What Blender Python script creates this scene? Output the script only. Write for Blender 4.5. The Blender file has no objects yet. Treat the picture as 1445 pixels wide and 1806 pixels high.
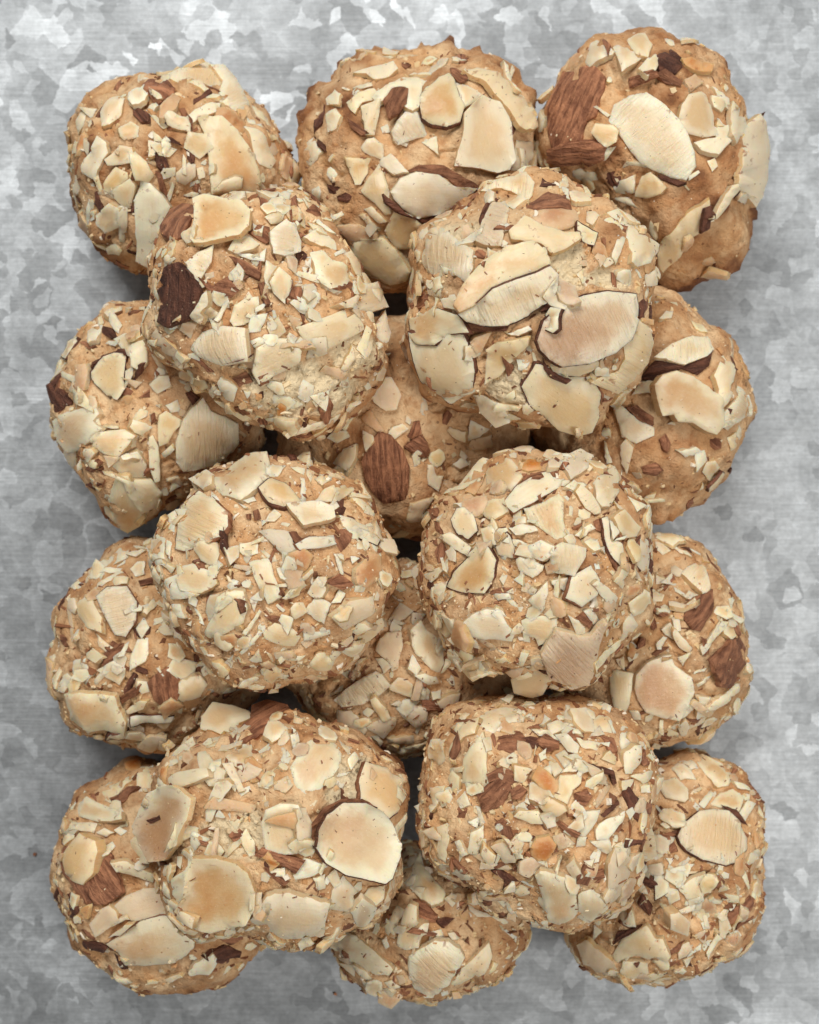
import bpy, math, random
import numpy as np
from mathutils import Vector, Matrix
from mathutils.bvhtree import BVHTree
from mathutils.geometry import delaunay_2d_cdt

random.seed(7)
scene = bpy.context.scene
col = scene.collection

# ------------------------------------------------------------------ camera
MM = 1e-4                    # metres covered by one photo pixel at reference height
Z0 = 0.025                   # reference height above the sheet (middle of the pile)
VFOV = math.radians(40)
DIST = (1806 * MM / 2) / math.tan(VFOV / 2)
CAMZ = Z0 + DIST
cam_d = bpy.data.cameras.new('camera')
cam = bpy.data.objects.new('camera', cam_d); col.objects.link(cam)
cam.location = (0, 0, CAMZ)
cam_d.sensor_fit = 'VERTICAL'; cam_d.sensor_height = 24
cam_d.angle = VFOV
cam_d.clip_start = 0.01; cam_d.clip_end = 20
cam_d.dof.use_dof = True
cam_d.dof.focus_distance = CAMZ - 0.043
cam_d.dof.aperture_fstop = (cam_d.lens / 1000) / 0.0022
scene.camera = cam

# ------------------------------------------------------------------ light
world = bpy.data.worlds.new('World'); scene.world = world; world.use_nodes = True
bg = world.node_tree.nodes['Background']
bg.inputs['Color'].default_value = (1.0, 0.985, 0.96, 1)
bg.inputs['Strength'].default_value = 0.21
def area(name, loc, target, size, size_y, power, color):
    d = bpy.data.lights.new(name, 'AREA'); d.shape = 'RECTANGLE'
    d.size = size; d.size_y = size_y; d.energy = power; d.color = color
    o = bpy.data.objects.new(name, d); col.objects.link(o)
    o.location = loc
    o.rotation_euler = (Vector(target) - Vector(loc)).to_track_quat('-Z', 'Y').to_euler()
    return o
area('window_light', (-0.14, 0.56, 0.74), (0, 0.03, 0.02), 0.5, 0.36, 6.5, (1.0, 0.985, 0.96))
area('side_light', (0.52, -0.26, 0.80), (0, 0, 0), 0.36, 0.36, 3.9, (1.0, 0.97, 0.93))
scene.view_settings.view_transform = 'Standard'
scene.view_settings.look = 'None'
scene.view_settings.exposure = 0.0
scene.view_settings.gamma = 1.0
scene.view_settings.use_curve_mapping = False
scene.cycles.max_bounces = 5
scene.cycles.diffuse_bounces = 3
scene.cycles.use_adaptive_sampling = True
scene.cycles.adaptive_threshold = 0.02

# ------------------------------------------------------------------ helpers
def lin(r, g, b):
    f = lambda c: ((c / 255 + 0.055) / 1.055) ** 2.4 if c > 10 else c / 255 / 12.92
    return (f(r), f(g), f(b), 1)

class NT:
    def __init__(s, name):
        s.m = bpy.data.materials.new(name); s.m.use_nodes = True
        s.t = s.m.node_tree; s.n = s.t.nodes
        s.b = s.n['Principled BSDF']
    def node(s, typ, ins=None, **kw):
        n = s.n.new(typ)
        for k, v in kw.items(): setattr(n, k, v)
        for k, v in (ins or {}).items():
            if isinstance(v, bpy.types.NodeSocket): s.t.links.new(v, n.inputs[k])
            else: n.inputs[k].default_value = v
        return n
    def set(s, k, v):
        if isinstance(v, bpy.types.NodeSocket): s.t.links.new(v, s.b.inputs[k])
        else: s.b.inputs[k].default_value = v
    def math(s, op, a, b=0.0, c=None, clamp=False):
        ins = {0: a, 1: b}
        if c is not None: ins[2] = c
        return s.node('ShaderNodeMath', ins, operation=op, use_clamp=clamp).outputs[0]
    def ramp(s, fac, a, b, lo=0.0, hi=1.0):
        return s.node('ShaderNodeMapRange', {0: fac, 1: a, 2: b, 3: lo, 4: hi}, interpolation_type='SMOOTHSTEP').outputs[0]
    def mix(s, f, a, b, mode='MIX'):
        n = s.node('ShaderNodeMix', data_type='RGBA', blend_type=mode)
        for k, v in ((0, f), (6, a), (7, b)):
            if isinstance(v, bpy.types.NodeSocket): s.t.links.new(v, n.inputs[k])
            else: n.inputs[k].default_value = v
        return n.outputs[2]
    def noise(s, vec, scale, detail=3.0, rough=0.55, dist=0.0):
        return s.node('ShaderNodeTexNoise', {'Vector': vec, 'Scale': scale, 'Detail': detail, 'Roughness': rough, 'Distortion': dist})
    def mapping(s, vec, scale=(1, 1, 1), loc=(0, 0, 0), rot=(0, 0, 0)):
        return s.node('ShaderNodeMapping', {'Vector': vec, 'Scale': scale, 'Location': loc, 'Rotation': rot}).outputs[0]
    def attr(s, name):
        return s.node('ShaderNodeAttribute', attribute_name=name)
    def bump(s, h, strength, dist, normal=None):
        ins = {'Height': h, 'Strength': strength, 'Distance': dist}
        if normal is not None: ins['Normal'] = normal
        return s.node('ShaderNodeBump', ins).outputs[0]
# ------------------------------------------------------------------ materials
def galvanized():
    k = NT('galvanized_steel')
    co = k.node('ShaderNodeTexCoord').outputs['Object']
    # ragged warping so that spangle borders are uneven
    w1 = k.noise(co, 95, 2.0).outputs['Color']
    w2 = k.noise(co, 420, 3.0, 0.6).outputs['Color']
    def warp(base, wcol, amt):
        c = k.node('ShaderNodeVectorMath', {0: wcol, 1: (0.5, 0.5, 0.5)}, operation='SUBTRACT').outputs[0]
        c = k.node('ShaderNodeVectorMath', {0: c, 'Scale': amt}, operation='SCALE').outputs[0]
        return k.node('ShaderNodeVectorMath', {0: base, 1: c}, operation='ADD').outputs[0]
    p = warp(warp(co, w1, 0.006), w2, 0.0024)
    va = k.node('ShaderNodeTexVoronoi', {'Vector': p, 'Scale': 205.0, 'Randomness': 1.0}, voronoi_dimensions='2D')
    p2 = k.mapping(p, (1, 1, 1), (0.37, 0.11, 0))
    vb = k.node('ShaderNodeTexVoronoi', {'Vector': p2, 'Scale': 380.0, 'Randomness': 1.0}, voronoi_dimensions='2D')
    sa = k.node('ShaderNodeSeparateColor', {0: va.outputs['Color']})
    sb = k.node('ShaderNodeSeparateColor', {0: vb.outputs['Color']})
    # a few crystals of the fine layer overlay the coarse one
    pick = k.math('GREATER_THAN', sb.outputs[2], 0.60)
    r = k.node('ShaderNodeMix', {0: pick, 2: sa.outputs[0], 3: sb.outputs[0]}, data_type='FLOAT').outputs[0]
    g = k.node('ShaderNodeMix', {0: pick, 2: sa.outputs[1], 3: sb.outputs[1]}, data_type='FLOAT').outputs[0]
    r = k.math('ADD', r, k.math('MULTIPLY', k.math('SUBTRACT', va.outputs['Distance'], 0.4), 0.45))
    fine = k.noise(co, 900, 3.0, 0.65).outputs['Fac']
    lines = k.noise(k.mapping(co, (110, 1900, 1)), 1.0, 3.0, 0.6).outputs['Fac']
    lines2 = k.noise(k.mapping(co, (40, 3600, 1), (3, 7, 0)), 1.0, 2.0, 0.6).outputs['Fac']
    cloud2 = k.noise(co, 75, 2.0).outputs['Fac']
    cloud = k.noise(co, 26, 3.0).outputs['Fac']
    val = k.ramp(k.math('ADD', r, k.math('MULTIPLY', k.math('SUBTRACT', k.noise(co, 330, 3.0, 0.6).outputs['Fac'], 0.5), 0.95)), -0.05, 0.85, 0.38, 0.49)
    val = k.math('ADD', val, k.ramp(r, 0.78, 1.1, 0.0, 0.06))
    val = k.math('MULTIPLY', val, k.math('MULTIPLY_ADD', fine, 0.7, 0.65))
    val = k.math('MULTIPLY', val, k.math('MULTIPLY_ADD', k.math('MULTIPLY', lines, k.ramp(cloud2, 0.3, 0.65, 0.5, 1.5)), 0.42, 0.79))
    val = k.math('MULTIPLY', val, k.math('MULTIPLY_ADD', cloud, 0.5, 0.75))
    colr = k.node('ShaderNodeCombineColor', {0: k.math('MULTIPLY', val, 0.955), 1: k.math('MULTIPLY', val, 1.0), 2: k.math('MULTIPLY', val, 1.03)}).outputs[0]
    k.set('Base Color', colr)
    k.set('Metallic', 0.86)
    k.set('Roughness', k.math('ADD', k.ramp(g, 0, 1, 0.52, 0.66), k.math('MULTIPLY', fine, 0.08)))
    # every crystal reflects in a slightly different direction
    tx = k.math('MULTIPLY_ADD', k.math('SUBTRACT', g, 0.5), 0.05, 0.0)
    ty = k.math('MULTIPLY_ADD', k.math('SUBTRACT', r, 0.5), 0.06, 0.0)
    nv = k.node('ShaderNodeCombineXYZ', {0: tx, 1: ty, 2: 1.0}).outputs[0]
    nv = k.node('ShaderNodeVectorMath', {0: nv}, operation='NORMALIZE').outputs[0]
    h = k.math('ADD', k.math('MULTIPLY', lines, 0.7), k.math('MULTIPLY', lines2, 0.5))
    h = k.math('ADD', h, k.math('MULTIPLY', fine, 0.5))
    k.set('Normal', k.bump(h, 0.4, 0.0001, nv))
    return k.m

def dough_material():
    k = NT('cookie_dough')
    co = k.node('ShaderNodeTexCoord').outputs['Object']
    toast = k.attr('toast').outputs['Fac']; crumb = k.attr('crumb').outputs['Fac']
    n1 = k.noise(co, 160, 4.0, 0.6).outputs['Fac']
    n2 = k.noise(co, 600, 4.0, 0.65).outputs['Fac']
    n3 = k.noise(co, 2600, 3.0, 0.7).outputs['Fac']
    rnd = k.node('ShaderNodeObjectInfo').outputs['Random']
    pale, tan, brown, white = lin(240, 205, 159), lin(221, 171, 119), lin(170, 114, 70), lin(245, 228, 190)
    c = k.mix(k.ramp(n1, 0.36, 0.66), pale, tan)
    c = k.mix(k.math('MULTIPLY', k.ramp(n2, 0.46, 0.72), 0.58), c, lin(184, 127, 80))
    t = k.math('ADD', toast, k.math('MULTIPLY', k.math('SUBTRACT', n2, 0.5), 0.7), clamp=True)
    c = k.mix(t, c, brown)
    t2 = k.ramp(k.math('MULTIPLY', toast, n1), 0.34, 0.6)
    c = k.mix(k.math('MULTIPLY', t2, 0.75), c, lin(96, 56, 36))
    cr = k.math('ADD', crumb, k.math('MULTIPLY', k.math('SUBTRACT', n2, 0.5), 0.9), clamp=True)
    cr = k.math('MULTIPLY', cr, k.ramp(crumb, 0.05, 0.3))
    c = k.mix(cr, c, k.mix(n3, lin(230, 202, 158), white))
    # tiny dark specks
    sp = k.node('ShaderNodeTexVoronoi', {'Vector': co, 'Scale': 520.0}, feature='F1')
    spk = k.math('MULTIPLY', k.math('LESS_THAN', sp.outputs['Distance'], 0.13), k.math('GREATER_THAN', n1, 0.5))
    c = k.mix(k.math('MULTIPLY', spk, 0.6), c, lin(110, 66, 40))
    c = k.mix(k.math('MULTIPLY', k.ramp(n3, 0.62, 0.82), 0.35), c, lin(240, 218, 180))
    hv = k.node('ShaderNodeHueSaturation', {'Color': c, 'Value': k.math('MULTIPLY_ADD', rnd, 0.12, 0.94), 'Saturation': 1.0}).outputs[0]
    k.set('Base Color', hv)
    k.set('Roughness', 0.72); k.set('Specular IOR Level', 0.3)
    h = k.math('ADD', k.math('MULTIPLY', n2, 0.9), k.math('MULTIPLY', n3, 0.4))
    pit = k.node('ShaderNodeTexVoronoi', {'Vector': co, 'Scale': 900.0}, feature='SMOOTH_F1').outputs['Distance']
    h = k.math('ADD', h, k.math('MULTIPLY', k.math('MULTIPLY', pit, cr), 1.6))
    k.set('Normal', k.bump(k.math('ADD', h, k.math('MULTIPLY', k.noise(co, 1500, 3.0, 0.7).outputs['Fac'], 0.6)), 0.85, 0.0008))
    return k.m

def almond_material(name, mid, edge, toast=None, ridge=0.0, rough=0.36, blotch=0.4):
    k = NT(name)
    co = k.attr('flake_co').outputs['Vector']              # millimetres along / across the slice
    inn = k.attr('inner').outputs['Fac']                   # 0 on the border, 1 in the middle
    rnd = k.node('ShaderNodeObjectInfo').outputs['Random']
    off = k.node('ShaderNodeCombineXYZ', {0: k.math('MULTIPLY', rnd, 53.0), 1: k.math('MULTIPLY', rnd, 91.0), 2: k.math('MULTIPLY', rnd, 37.0)}).outputs[0]
    p = k.node('ShaderNodeVectorMath', {0: co, 1: off}, operation='ADD').outputs[0]
    n1 = k.noise(p, 0.35, 3.0, 0.5).outputs['Fac']
    n2 = k.noise(p, 2.2, 4.0, 0.65).outputs['Fac']
    fib = k.noise(k.mapping(p, (0.25, 3.2, 1)), 1.0, 3.0, 0.6).outputs['Fac']
    c = k.mix(k.ramp(k.math('ADD', inn, k.math('MULTIPLY', k.math('SUBTRACT', n1, 0.5), 0.9)), 0.12, 0.75), edge, mid)
    if toast:
        gx = k.node('ShaderNodeSeparateXYZ', {0: co}).outputs[0]
        tf = k.math('ADD', k.math('MULTIPLY', k.math('ADD', inn, k.math('MULTIPLY', gx, 0.11)), 0.6), k.math('SUBTRACT', n1, 0.25 if name == 'almond_browned' else 0.5))
        c = k.mix(k.math('MULTIPLY', k.ramp(tf, 0.15, 1.0), 0.75), c, toast)
    c = k.mix(k.math('MULTIPLY', k.ramp(n2, 0.48, 0.75), blotch * 0.5), c, lin(244, 232, 205))
    c = k.mix(k.math('MULTIPLY', k.ramp(fib, 0.5, 0.8), blotch * 0.28), c, lin(200, 160, 114))
    res = k.math('MULTIPLY', k.ramp(inn, 0.34, 0.02), k.ramp(k.noise(p, 0.8, 3.0, 0.6).outputs['Fac'], 0.60, 0.70))
    c = k.mix(k.math('MULTIPLY', res, 0.7), c, lin(150, 98, 62))
    sp = k.node('ShaderNodeTexVoronoi', {'Vector': p, 'Scale': 0.62}, feature='F1').outputs['Distance']
    c = k.mix(k.math('MULTIPLY', k.math('LESS_THAN', sp, 0.055), 0.8), c, lin(96, 62, 40))
    r2 = k.math('FRACT', k.math('MULTIPLY', rnd, 17.31))
    hv = k.node('ShaderNodeHueSaturation', {'Color': c, 'Value': k.math('MULTIPLY_ADD', rnd, 0.20, 0.86), 'Saturation': k.math('MULTIPLY_ADD', r2, 0.30, 0.86), 'Hue': k.math('MULTIPLY_ADD', r2, -0.010, 0.502)}).outputs[0]
    k.set('Base Color', hv)
    k.set('Roughness', k.math('MULTIPLY_ADD', n2, 0.25, rough - 0.1))
    k.set('Specular IOR Level', 0.5)
    k.set('Subsurface Weight', 0.55); k.set('Subsurface Radius', (1.0, 0.62, 0.32)); k.set('Subsurface Scale', 0.0015)
    h = k.math('ADD', k.math('MULTIPLY', n2, 0.4), k.math('MULTIPLY', fib, 0.3))
    if ridge:
        wv = k.noise(k.mapping(p, (1.75, 0.22, 1)), 1.0, 2.0, 0.55, 0.7).outputs['Fac']
        h = k.math('ADD', h, k.math('MULTIPLY', k.math('MULTIPLY', k.ramp(wv, 0.25, 0.75), k.ramp(n1, 0.3, 0.6, 0.35, 1.0)), ridge * 0.8))
        c = k.mix(k.math('MULTIPLY', k.ramp(wv, 0.62, 0.38), 0.17), c, lin(198, 158, 112))
    k.set('Normal', k.bump(h, 0.6, 0.00032))
    return k.m

def skin_material(name, a, b):
    k = NT(name)
    co = k.attr('flake_co').outputs['Vector']
    rnd = k.node('ShaderNodeObjectInfo').outputs['Random']
    off = k.node('ShaderNodeCombineXYZ', {0: k.math('MULTIPLY', rnd, 53.0), 1: k.math('MULTIPLY', rnd, 91.0), 2: 0.0}).outputs[0]
    p = k.node('ShaderNodeVectorMath', {0: co, 1: off}, operation='ADD').outputs[0]
    st = k.noise(k.mapping(p, (0.2, 1.2, 1)), 1.0, 4.0, 0.6, 0.7).outputs['Fac']
    n2 = k.noise(p, 2.6, 4.0, 0.65).outputs['Fac']
    nb = k.noise(p, 0.7, 4.0, 0.6).outputs['Fac']
    c = k.mix(k.ramp(k.math('ADD', k.math('MULTIPLY', st, 0.68), k.math('MULTIPLY', nb, 0.32)), 0.36, 0.64), a, b)
    c = k.mix(k.math('MULTIPLY', k.ramp(n2, 0.56, 0.8), 0.6), c, lin(186, 142, 110))
    hv = k.node('ShaderNodeHueSaturation', {'Color': c, 'Value': k.math('MULTIPLY_ADD', rnd, 0.4, 0.82)}).outputs[0]
    k.set('Base Color', hv); k.set('Roughness', 0.62); k.set('Specular IOR Level', 0.3)
    k.set('Normal', k.bump(k.math('ADD', st, k.math('MULTIPLY', n2, 0.3)), 1.0, 0.0011))
    return k.m

def crumb_material():
    k = NT('almond_crumb')
    c = k.node('ShaderNodeAttribute', attribute_name='tint').outputs['Color']
    co = k.node('ShaderNodeTexCoord').outputs['Object']
    n = k.noise(co, 3000, 2.0).outputs['Fac']
    k.set('Base Color', k.mix(k.math('MULTIPLY', n, 0.25), c, lin(190, 140, 90)))
    k.set('Roughness', 0.6); k.set('Specular IOR Level', 0.3)
    return k.m

CREAM, CREAM_E = lin(232, 204, 160), lin(245, 228, 195)
YEL, YEL_E = lin(232, 203, 154), lin(243, 224, 186)
GREY, GREY_E = lin(226, 202, 166), lin(234, 214, 181)
TOA, TOA_E, TOA_T = lin(228, 199, 152), lin(243, 228, 192), lin(210, 160, 106)
M_FLAKE = {
    'c': lambda r: almond_material('almond_cream', CREAM, CREAM_E, None, r),
    'y': lambda r: almond_material('almond_yellow', YEL, YEL_E, None, r),
    'g': lambda r: almond_material('almond_pale_grey', GREY, GREY_E, None, r, 0.5),
    't': lambda r: almond_material('almond_toasted_and_hollow_shade', TOA, TOA_E, TOA_T, r),
    'o': lambda r: almond_material('almond_deep_toasted', lin(206, 152, 100), lin(222, 180, 132), lin(186, 120, 72), r, 0.5),
    'p': lambda r: almond_material('almond_rosy', lin(208, 172, 132), lin(220, 190, 152), lin(192, 148, 108), r, 0.5),
    'q': lambda r: almond_material('almond_browned', lin(228, 194, 148), lin(243, 226, 192), lin(194, 140, 90), r),
    's': lambda r: skin_material('almond_skin', lin(116, 72, 50), lin(184, 127, 92)),
    'd': lambda r: skin_material('almond_skin_dark_and_gap_shade', lin(76, 45, 34), lin(126, 80, 60)),
}
EDGE = lambda: almond_material('almond_cut_edge', lin(212, 180, 132), lin(216, 186, 140), None, 0.0, 0.5)
_mc = {}
def fmat(code, ridge):
    key = (code, ridge)
    if key not in _mc: _mc[key] = M_FLAKE[code](1.0 if ridge else 0.0)
    return _mc[key]
# ------------------------------------------------------------------ what the photograph shows
# survey windows: left, top, magnification; every outline below is given in its window's own units
CROPS = {'L1': (100, 80, 3.284), 'M1': (500, 50, 3.0104), 'R1': (940, 40, 3.1413), 'A': (240, 320, 3.0104), 'B': (690, 290, 2.89),
         'L2': (60, 510, 3.8026), 'M2': (520, 600, 3.6125), 'R2': (1020, 490, 4.1059), 'C': (240, 770, 3.0104), 'D': (710, 770, 3.0104),
         'L3': (60, 930, 4.25), 'M3': (540, 1020, 4.5156), 'R3': (1040, 920, 4.3), 'E': (250, 1220, 2.949), 'F': (700, 1200, 2.949),
         'L4': (70, 1310, 3.6125), 'M4': (550, 1440, 3.6125), 'R4': (980, 1300, 3.7051)}
ORDER = ['L1', 'M1', 'R1', 'L2', 'M2', 'R2', 'L3', 'M3', 'R3', 'L4', 'M4', 'R4', 'A', 'B', 'C', 'D', 'E', 'F']
LOW = dict(zc=0.0135, ht=0.0150, hb=0.0133)
TOP = dict(zc=0.0345, ht=0.0145, hb=0.0130)
COOKIES = {
 'L1': dict(LOW, label='almond cookie in the top left corner with two ridged flakes on its upper rim',
   shape='95,480 150,360 240,280 380,200 520,165 700,185 850,190 1000,230 1130,300 1230,370 1310,480 1350,580 1375,680 1390,800 1400,900 1330,1050 1150,1250 900,1350 620,1380 480,1320 280,1220 160,1060 110,940 80,850 85,640', dens=0.95, dust=0.2, brown=0.12),
 'M1': dict(LOW, label='brown almond cookie in the middle of the top row with a ruffled bare upper edge',
   shape='75,620 100,520 150,420 180,340 260,300 285,230 370,190 420,145 520,140 600,112 680,100 760,85 830,95 930,110 1000,150 1120,180 1210,230 1290,350 1340,480 1350,600 1360,720 1350,850 1250,1000 1050,1150 800,1280 650,1400 500,1400 330,1260 200,1060 110,870 70,760',
   feet=[(20, 175, 4.5)], brown=0.12, dens=0.38, dust=0.1, lean=(0.0, -0.15)),
 'R1': dict(LOW, label='dark baked almond cookie in the top right corner with a flake jutting right',
   shape='60,480 150,250 290,100 340,60 420,100 500,85 580,70 660,100 760,130 900,170 1010,210 1080,280 1105,370 1180,450 1200,540 1190,680 1180,850 1210,1000 1230,1060 1210,1150 1180,1280 1100,1360 1040,1410 950,1400 860,1450 720,1470 690,1400 500,1200 300,960 100,830 50,760 40,640',
   feet=[(-80, 40, 2.5)], brown=0.24, dens=0.28, dust=0.1, lean=(-0.1, 0.05)),
 'L2': dict(LOW, label='almond cookie at the left edge, second row, with a dark skin point sticking out left',
   shape='130,600 170,470 220,410 320,310 430,190 490,90 600,70 700,70 850,60 1100,100 1350,300 1540,600 1600,850 1550,1080 1400,1230 1180,1340 980,1430 870,1480 780,1560 700,1620 600,1640 520,1570 470,1480 430,1400 320,1300 240,1200 160,1100 110,1000 95,900 110,760', dens=0.95, dust=0.2),
 'M2': dict(LOW, label='half hidden almond cookie deep in the middle with one large whole brown almond skin',
   ellipse=(716, 752, 222, 196), dens=0.3, dust=0.1),
 'R2': dict(LOW, label='smooth tan almond cookie at the right edge, second row, with one thick glossy flake',
   shape='500,80 620,100 760,150 900,260 1000,370 1120,480 1180,600 1220,720 1260,850 1270,980 1240,1060 1190,1230 1140,1330 1040,1450 940,1540 900,1630 780,1660 690,1720 560,1760 500,1760 300,1740 50,1650 -200,1400 -330,1050 -300,700 -100,350 150,150 300,80', dens=0.34, dust=0.1),
 'L3': dict(LOW, label='almond cookie at the left edge, third row, with a wide toasted lower flake',
   shape='80,1000 100,920 190,850 165,740 220,620 300,480 420,350 470,240 600,140 760,75 850,80 1100,120 1450,350 1680,650 1760,950 1690,1230 1480,1430 1230,1580 990,1680 850,1690 700,1640 500,1580 380,1570 260,1500 200,1420 160,1280 90,1180', dens=0.95, dust=0.2),
 'M3': dict(LOW, label='half hidden shaded almond cookie in the central gap of the third row, covered in chips',
   ellipse=(705, 1165, 208, 170), dens=1.3, dust=0.4),
 'R3': dict(LOW, label='almond cookie at the right edge, third row, with a big orange-toasted round flake',
   shape='450,100 560,110 700,160 830,220 920,300 990,420 1090,570 1120,680 1170,830 1190,980 1170,1150 1160,1250 1090,1400 1010,1510 940,1560 860,1640 740,1680 600,1700 480,1700 250,1680 0,1560 -250,1350 -400,1050 -380,700 -240,400 0,200 250,110', dens=0.9, dust=0.2),
 'L4': dict(LOW, label='almond cookie in the bottom left corner with a brown skinned almond piece',
   shape='95,760 140,620 160,510 220,400 300,270 440,200 600,130 720,110 950,130 1250,350 1430,700 1490,1000 1430,1230 1330,1350 1240,1470 1100,1540 950,1570 800,1545 640,1550 500,1480 380,1370 260,1270 180,1120 120,980 85,850', dens=0.8, dust=0.2, brown=0.05, lean=(0.05, 0.1)),
 'M4': dict(LOW, label='almond cookie at the bottom centre with a large ridged tan flake pointing down',
   shape='120,850 200,940 240,1000 350,1090 500,1120 650,1130 760,1140 880,1110 1050,1060 1180,1020 1260,940 1330,850 1370,720 1350,500 1200,300 900,200 600,200 300,400 100,700', dens=1.2, dust=0.3, lean=(0, 0.1)),
 'R4': dict(LOW, label='almond cookie in the bottom right corner with one pale round flake at its upper right',
   shape='660,130 760,110 900,90 1000,90 1160,200 1260,320 1310,440 1345,600 1350,830 1330,1050 1260,1200 1230,1350 1150,1440 1000,1520 900,1560 760,1590 600,1600 440,1610 300,1570 150,1470 110,1400 60,1250 -30,1000 0,700 100,450 300,250 450,180', dens=1.6, dust=0.6, brown=0.05),
 'A': dict(TOP, label='upper almond cookie nearest the top left, with a torn crumbly lower right side',
   shape='60,540 120,400 200,250 300,140 420,100 600,60 720,40 880,70 980,140 1070,260 1120,320 1190,430 1230,560 1240,700 1290,800 1320,940 1300,1040 1240,1130 1080,1300 900,1365 820,1370 740,1310 600,1280 480,1210 360,1130 250,1020 150,960 70,850 60,700',
   crumb_c=[(900, 1095, 280, 130), (1140, 910, 130, 90)], dens=1.5, dust=0.9),
 'B': dict(TOP, label='upper almond cookie nearest the top right, covered with the largest whole almond slices',
   shape='60,700 100,560 110,440 170,310 300,280 430,200 480,80 560,50 720,20 850,60 960,150 1080,170 1160,230 1230,300 1330,400 1340,560 1330,650 1340,820 1330,950 1280,1080 1200,1150 1090,1220 1060,1330 900,1370 780,1350 620,1330 540,1330 420,1250 250,1250 180,1180 90,1060 60,900',
   crumb_c=[(900, 530, 90, 120), (340, 350, 120, 60), (600, 1130, 90, 110), (1120, 590, 110, 50)], dens=1, dust=0.7),
 'C': dict(TOP, label='upper almond cookie at middle left with thin white slivers crossing its centre',
   shape='150,480 200,380 290,280 420,180 560,130 700,110 830,110 960,130 1100,180 1200,280 1300,420 1330,560 1390,680 1390,800 1330,960 1240,1080 1150,1160 1040,1250 920,1290 720,1320 560,1310 460,1280 370,1200 260,1090 190,970 130,860 100,780 90,640', dens=1.8, dust=1.6),
 'D': dict(TOP, label='upper almond cookie at middle right with a pinkish flake hanging from its lower edge',
   shape='110,480 180,300 270,250 420,120 500,90 620,80 760,60 870,70 1020,80 1100,160 1190,270 1270,370 1310,480 1330,640 1310,760 1320,900 1280,980 1150,1060 1090,1160 1020,1260 960,1320 780,1320 600,1290 430,1270 260,1180 200,1080 150,980 110,860 80,720 90,560', dens=1.8, dust=1.5),
 'E': dict(TOP, label='upper almond cookie at lower left with two very large round concave almond slices',
   shape='88,430 145,318 240,205 400,170 560,180 700,140 800,115 900,150 1040,200 1150,250 1240,310 1340,390 1380,480 1390,600 1360,760 1350,960 1300,1110 1220,1210 1100,1260 960,1290 760,1320 680,1340 560,1290 420,1250 280,1240 180,1150 140,1000 125,880 82,700 62,560', crumb_c=[(520, 720, 200, 110), (1080, 480, 120, 130)], dens=1.4, dust=0.8),
 'F': dict(TOP, label='upper almond cookie at lower right, densely coated with small chopped almond chips',
   shape='110,500 160,330 220,180 330,90 430,110 560,90 700,90 850,100 960,100 1100,150 1200,210 1300,320 1350,420 1360,560 1330,700 1290,900 1230,1050 1180,1170 1100,1230 960,1270 820,1280 740,1260 600,1210 480,1150 400,1090 300,1060 200,1000 150,900 120,760', dens=2.1, dust=1.2),
}
FLAKES = {}
FLAKES['L1'] = '''
cr 660,95 850,55 960,100 975,210 950,235 870,250 740,185 675,135
cr 905,70 990,75 1060,160 1135,300 1125,345 1050,350 985,325 940,270 960,230 975,170
s 505,165 560,155 640,180 690,230 680,260 600,290 545,235 510,205
o 600,330 690,260 720,290 690,340 620,370 590,365
c 530,235 590,270 610,300 580,310 535,270
c 410,245 500,225 530,250 500,290 430,315 405,295
c 240,350 300,280 380,250 390,300 365,380 300,435 250,440
c 95,430 130,365 160,370 150,450 100,505
d 440,345 515,375 520,430 480,440 440,400
c 370,470 440,430 480,470 475,530 400,545 375,520
c 620,400 650,370 760,400 775,440 775,490 700,470 640,440
c 750,375 900,315 955,320 940,365 830,400 790,420
o 945,340 985,345 1110,430 1100,490 1060,500 950,400
t 815,420 880,400 960,410 1050,490 1130,600 1180,720 1190,800 1170,840 1050,850 900,860 880,640 855,500
c 1110,430 1180,480 1260,570 1310,640 1280,690 1210,660 1160,570
y 1140,340 1190,370 1250,430 1295,480 1270,480 1170,410
c 1110,400 1180,420 1225,460 1200,470 1120,430
c 1320,540 1370,570 1380,600 1340,590
s 760,385 790,430 800,520 775,560 750,540 790,500
d 590,545 640,525 690,570 660,560
c 530,540 620,570 590,610 530,620
c 130,700 190,590 220,520 270,560 280,620 250,690 210,780 140,740
c 275,660 350,580 410,590 420,680 360,690 300,695
y 415,585 460,610 520,670 565,750 540,790 460,780 430,690
g 80,690 105,640 115,720 95,850 60,880
y 255,800 330,700 400,735 395,770 330,840 260,860
y 290,860 410,780 440,830 420,950 380,940
d 570,620 630,620 660,720 630,740 590,690
s 575,745 610,750 640,850 640,880 600,840
g 690,740 760,680 800,690 800,760 740,810 690,790
c 815,710 850,700 865,760 830,770
y 880,690 910,680 905,730 870,750
d 205,860 275,950 250,980 200,930
c 215,990 290,920 345,960 350,1060 280,1090 230,1040
c 165,980 205,960 215,1010 180,1030
y 345,945 400,950 405,1050 380,1170 345,1165
y 275,1190 330,1165 380,1190 360,1220 290,1225
t 440,900 480,785 530,800 600,870 640,940 600,1060 610,1100 575,1300 530,1310 430,1255 450,1060
y 905,855 960,800 1030,775 1080,785 1070,840 980,880
c 730,870 780,850 820,860 800,885
c 80,900 140,900 145,970 100,960
'''
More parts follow.
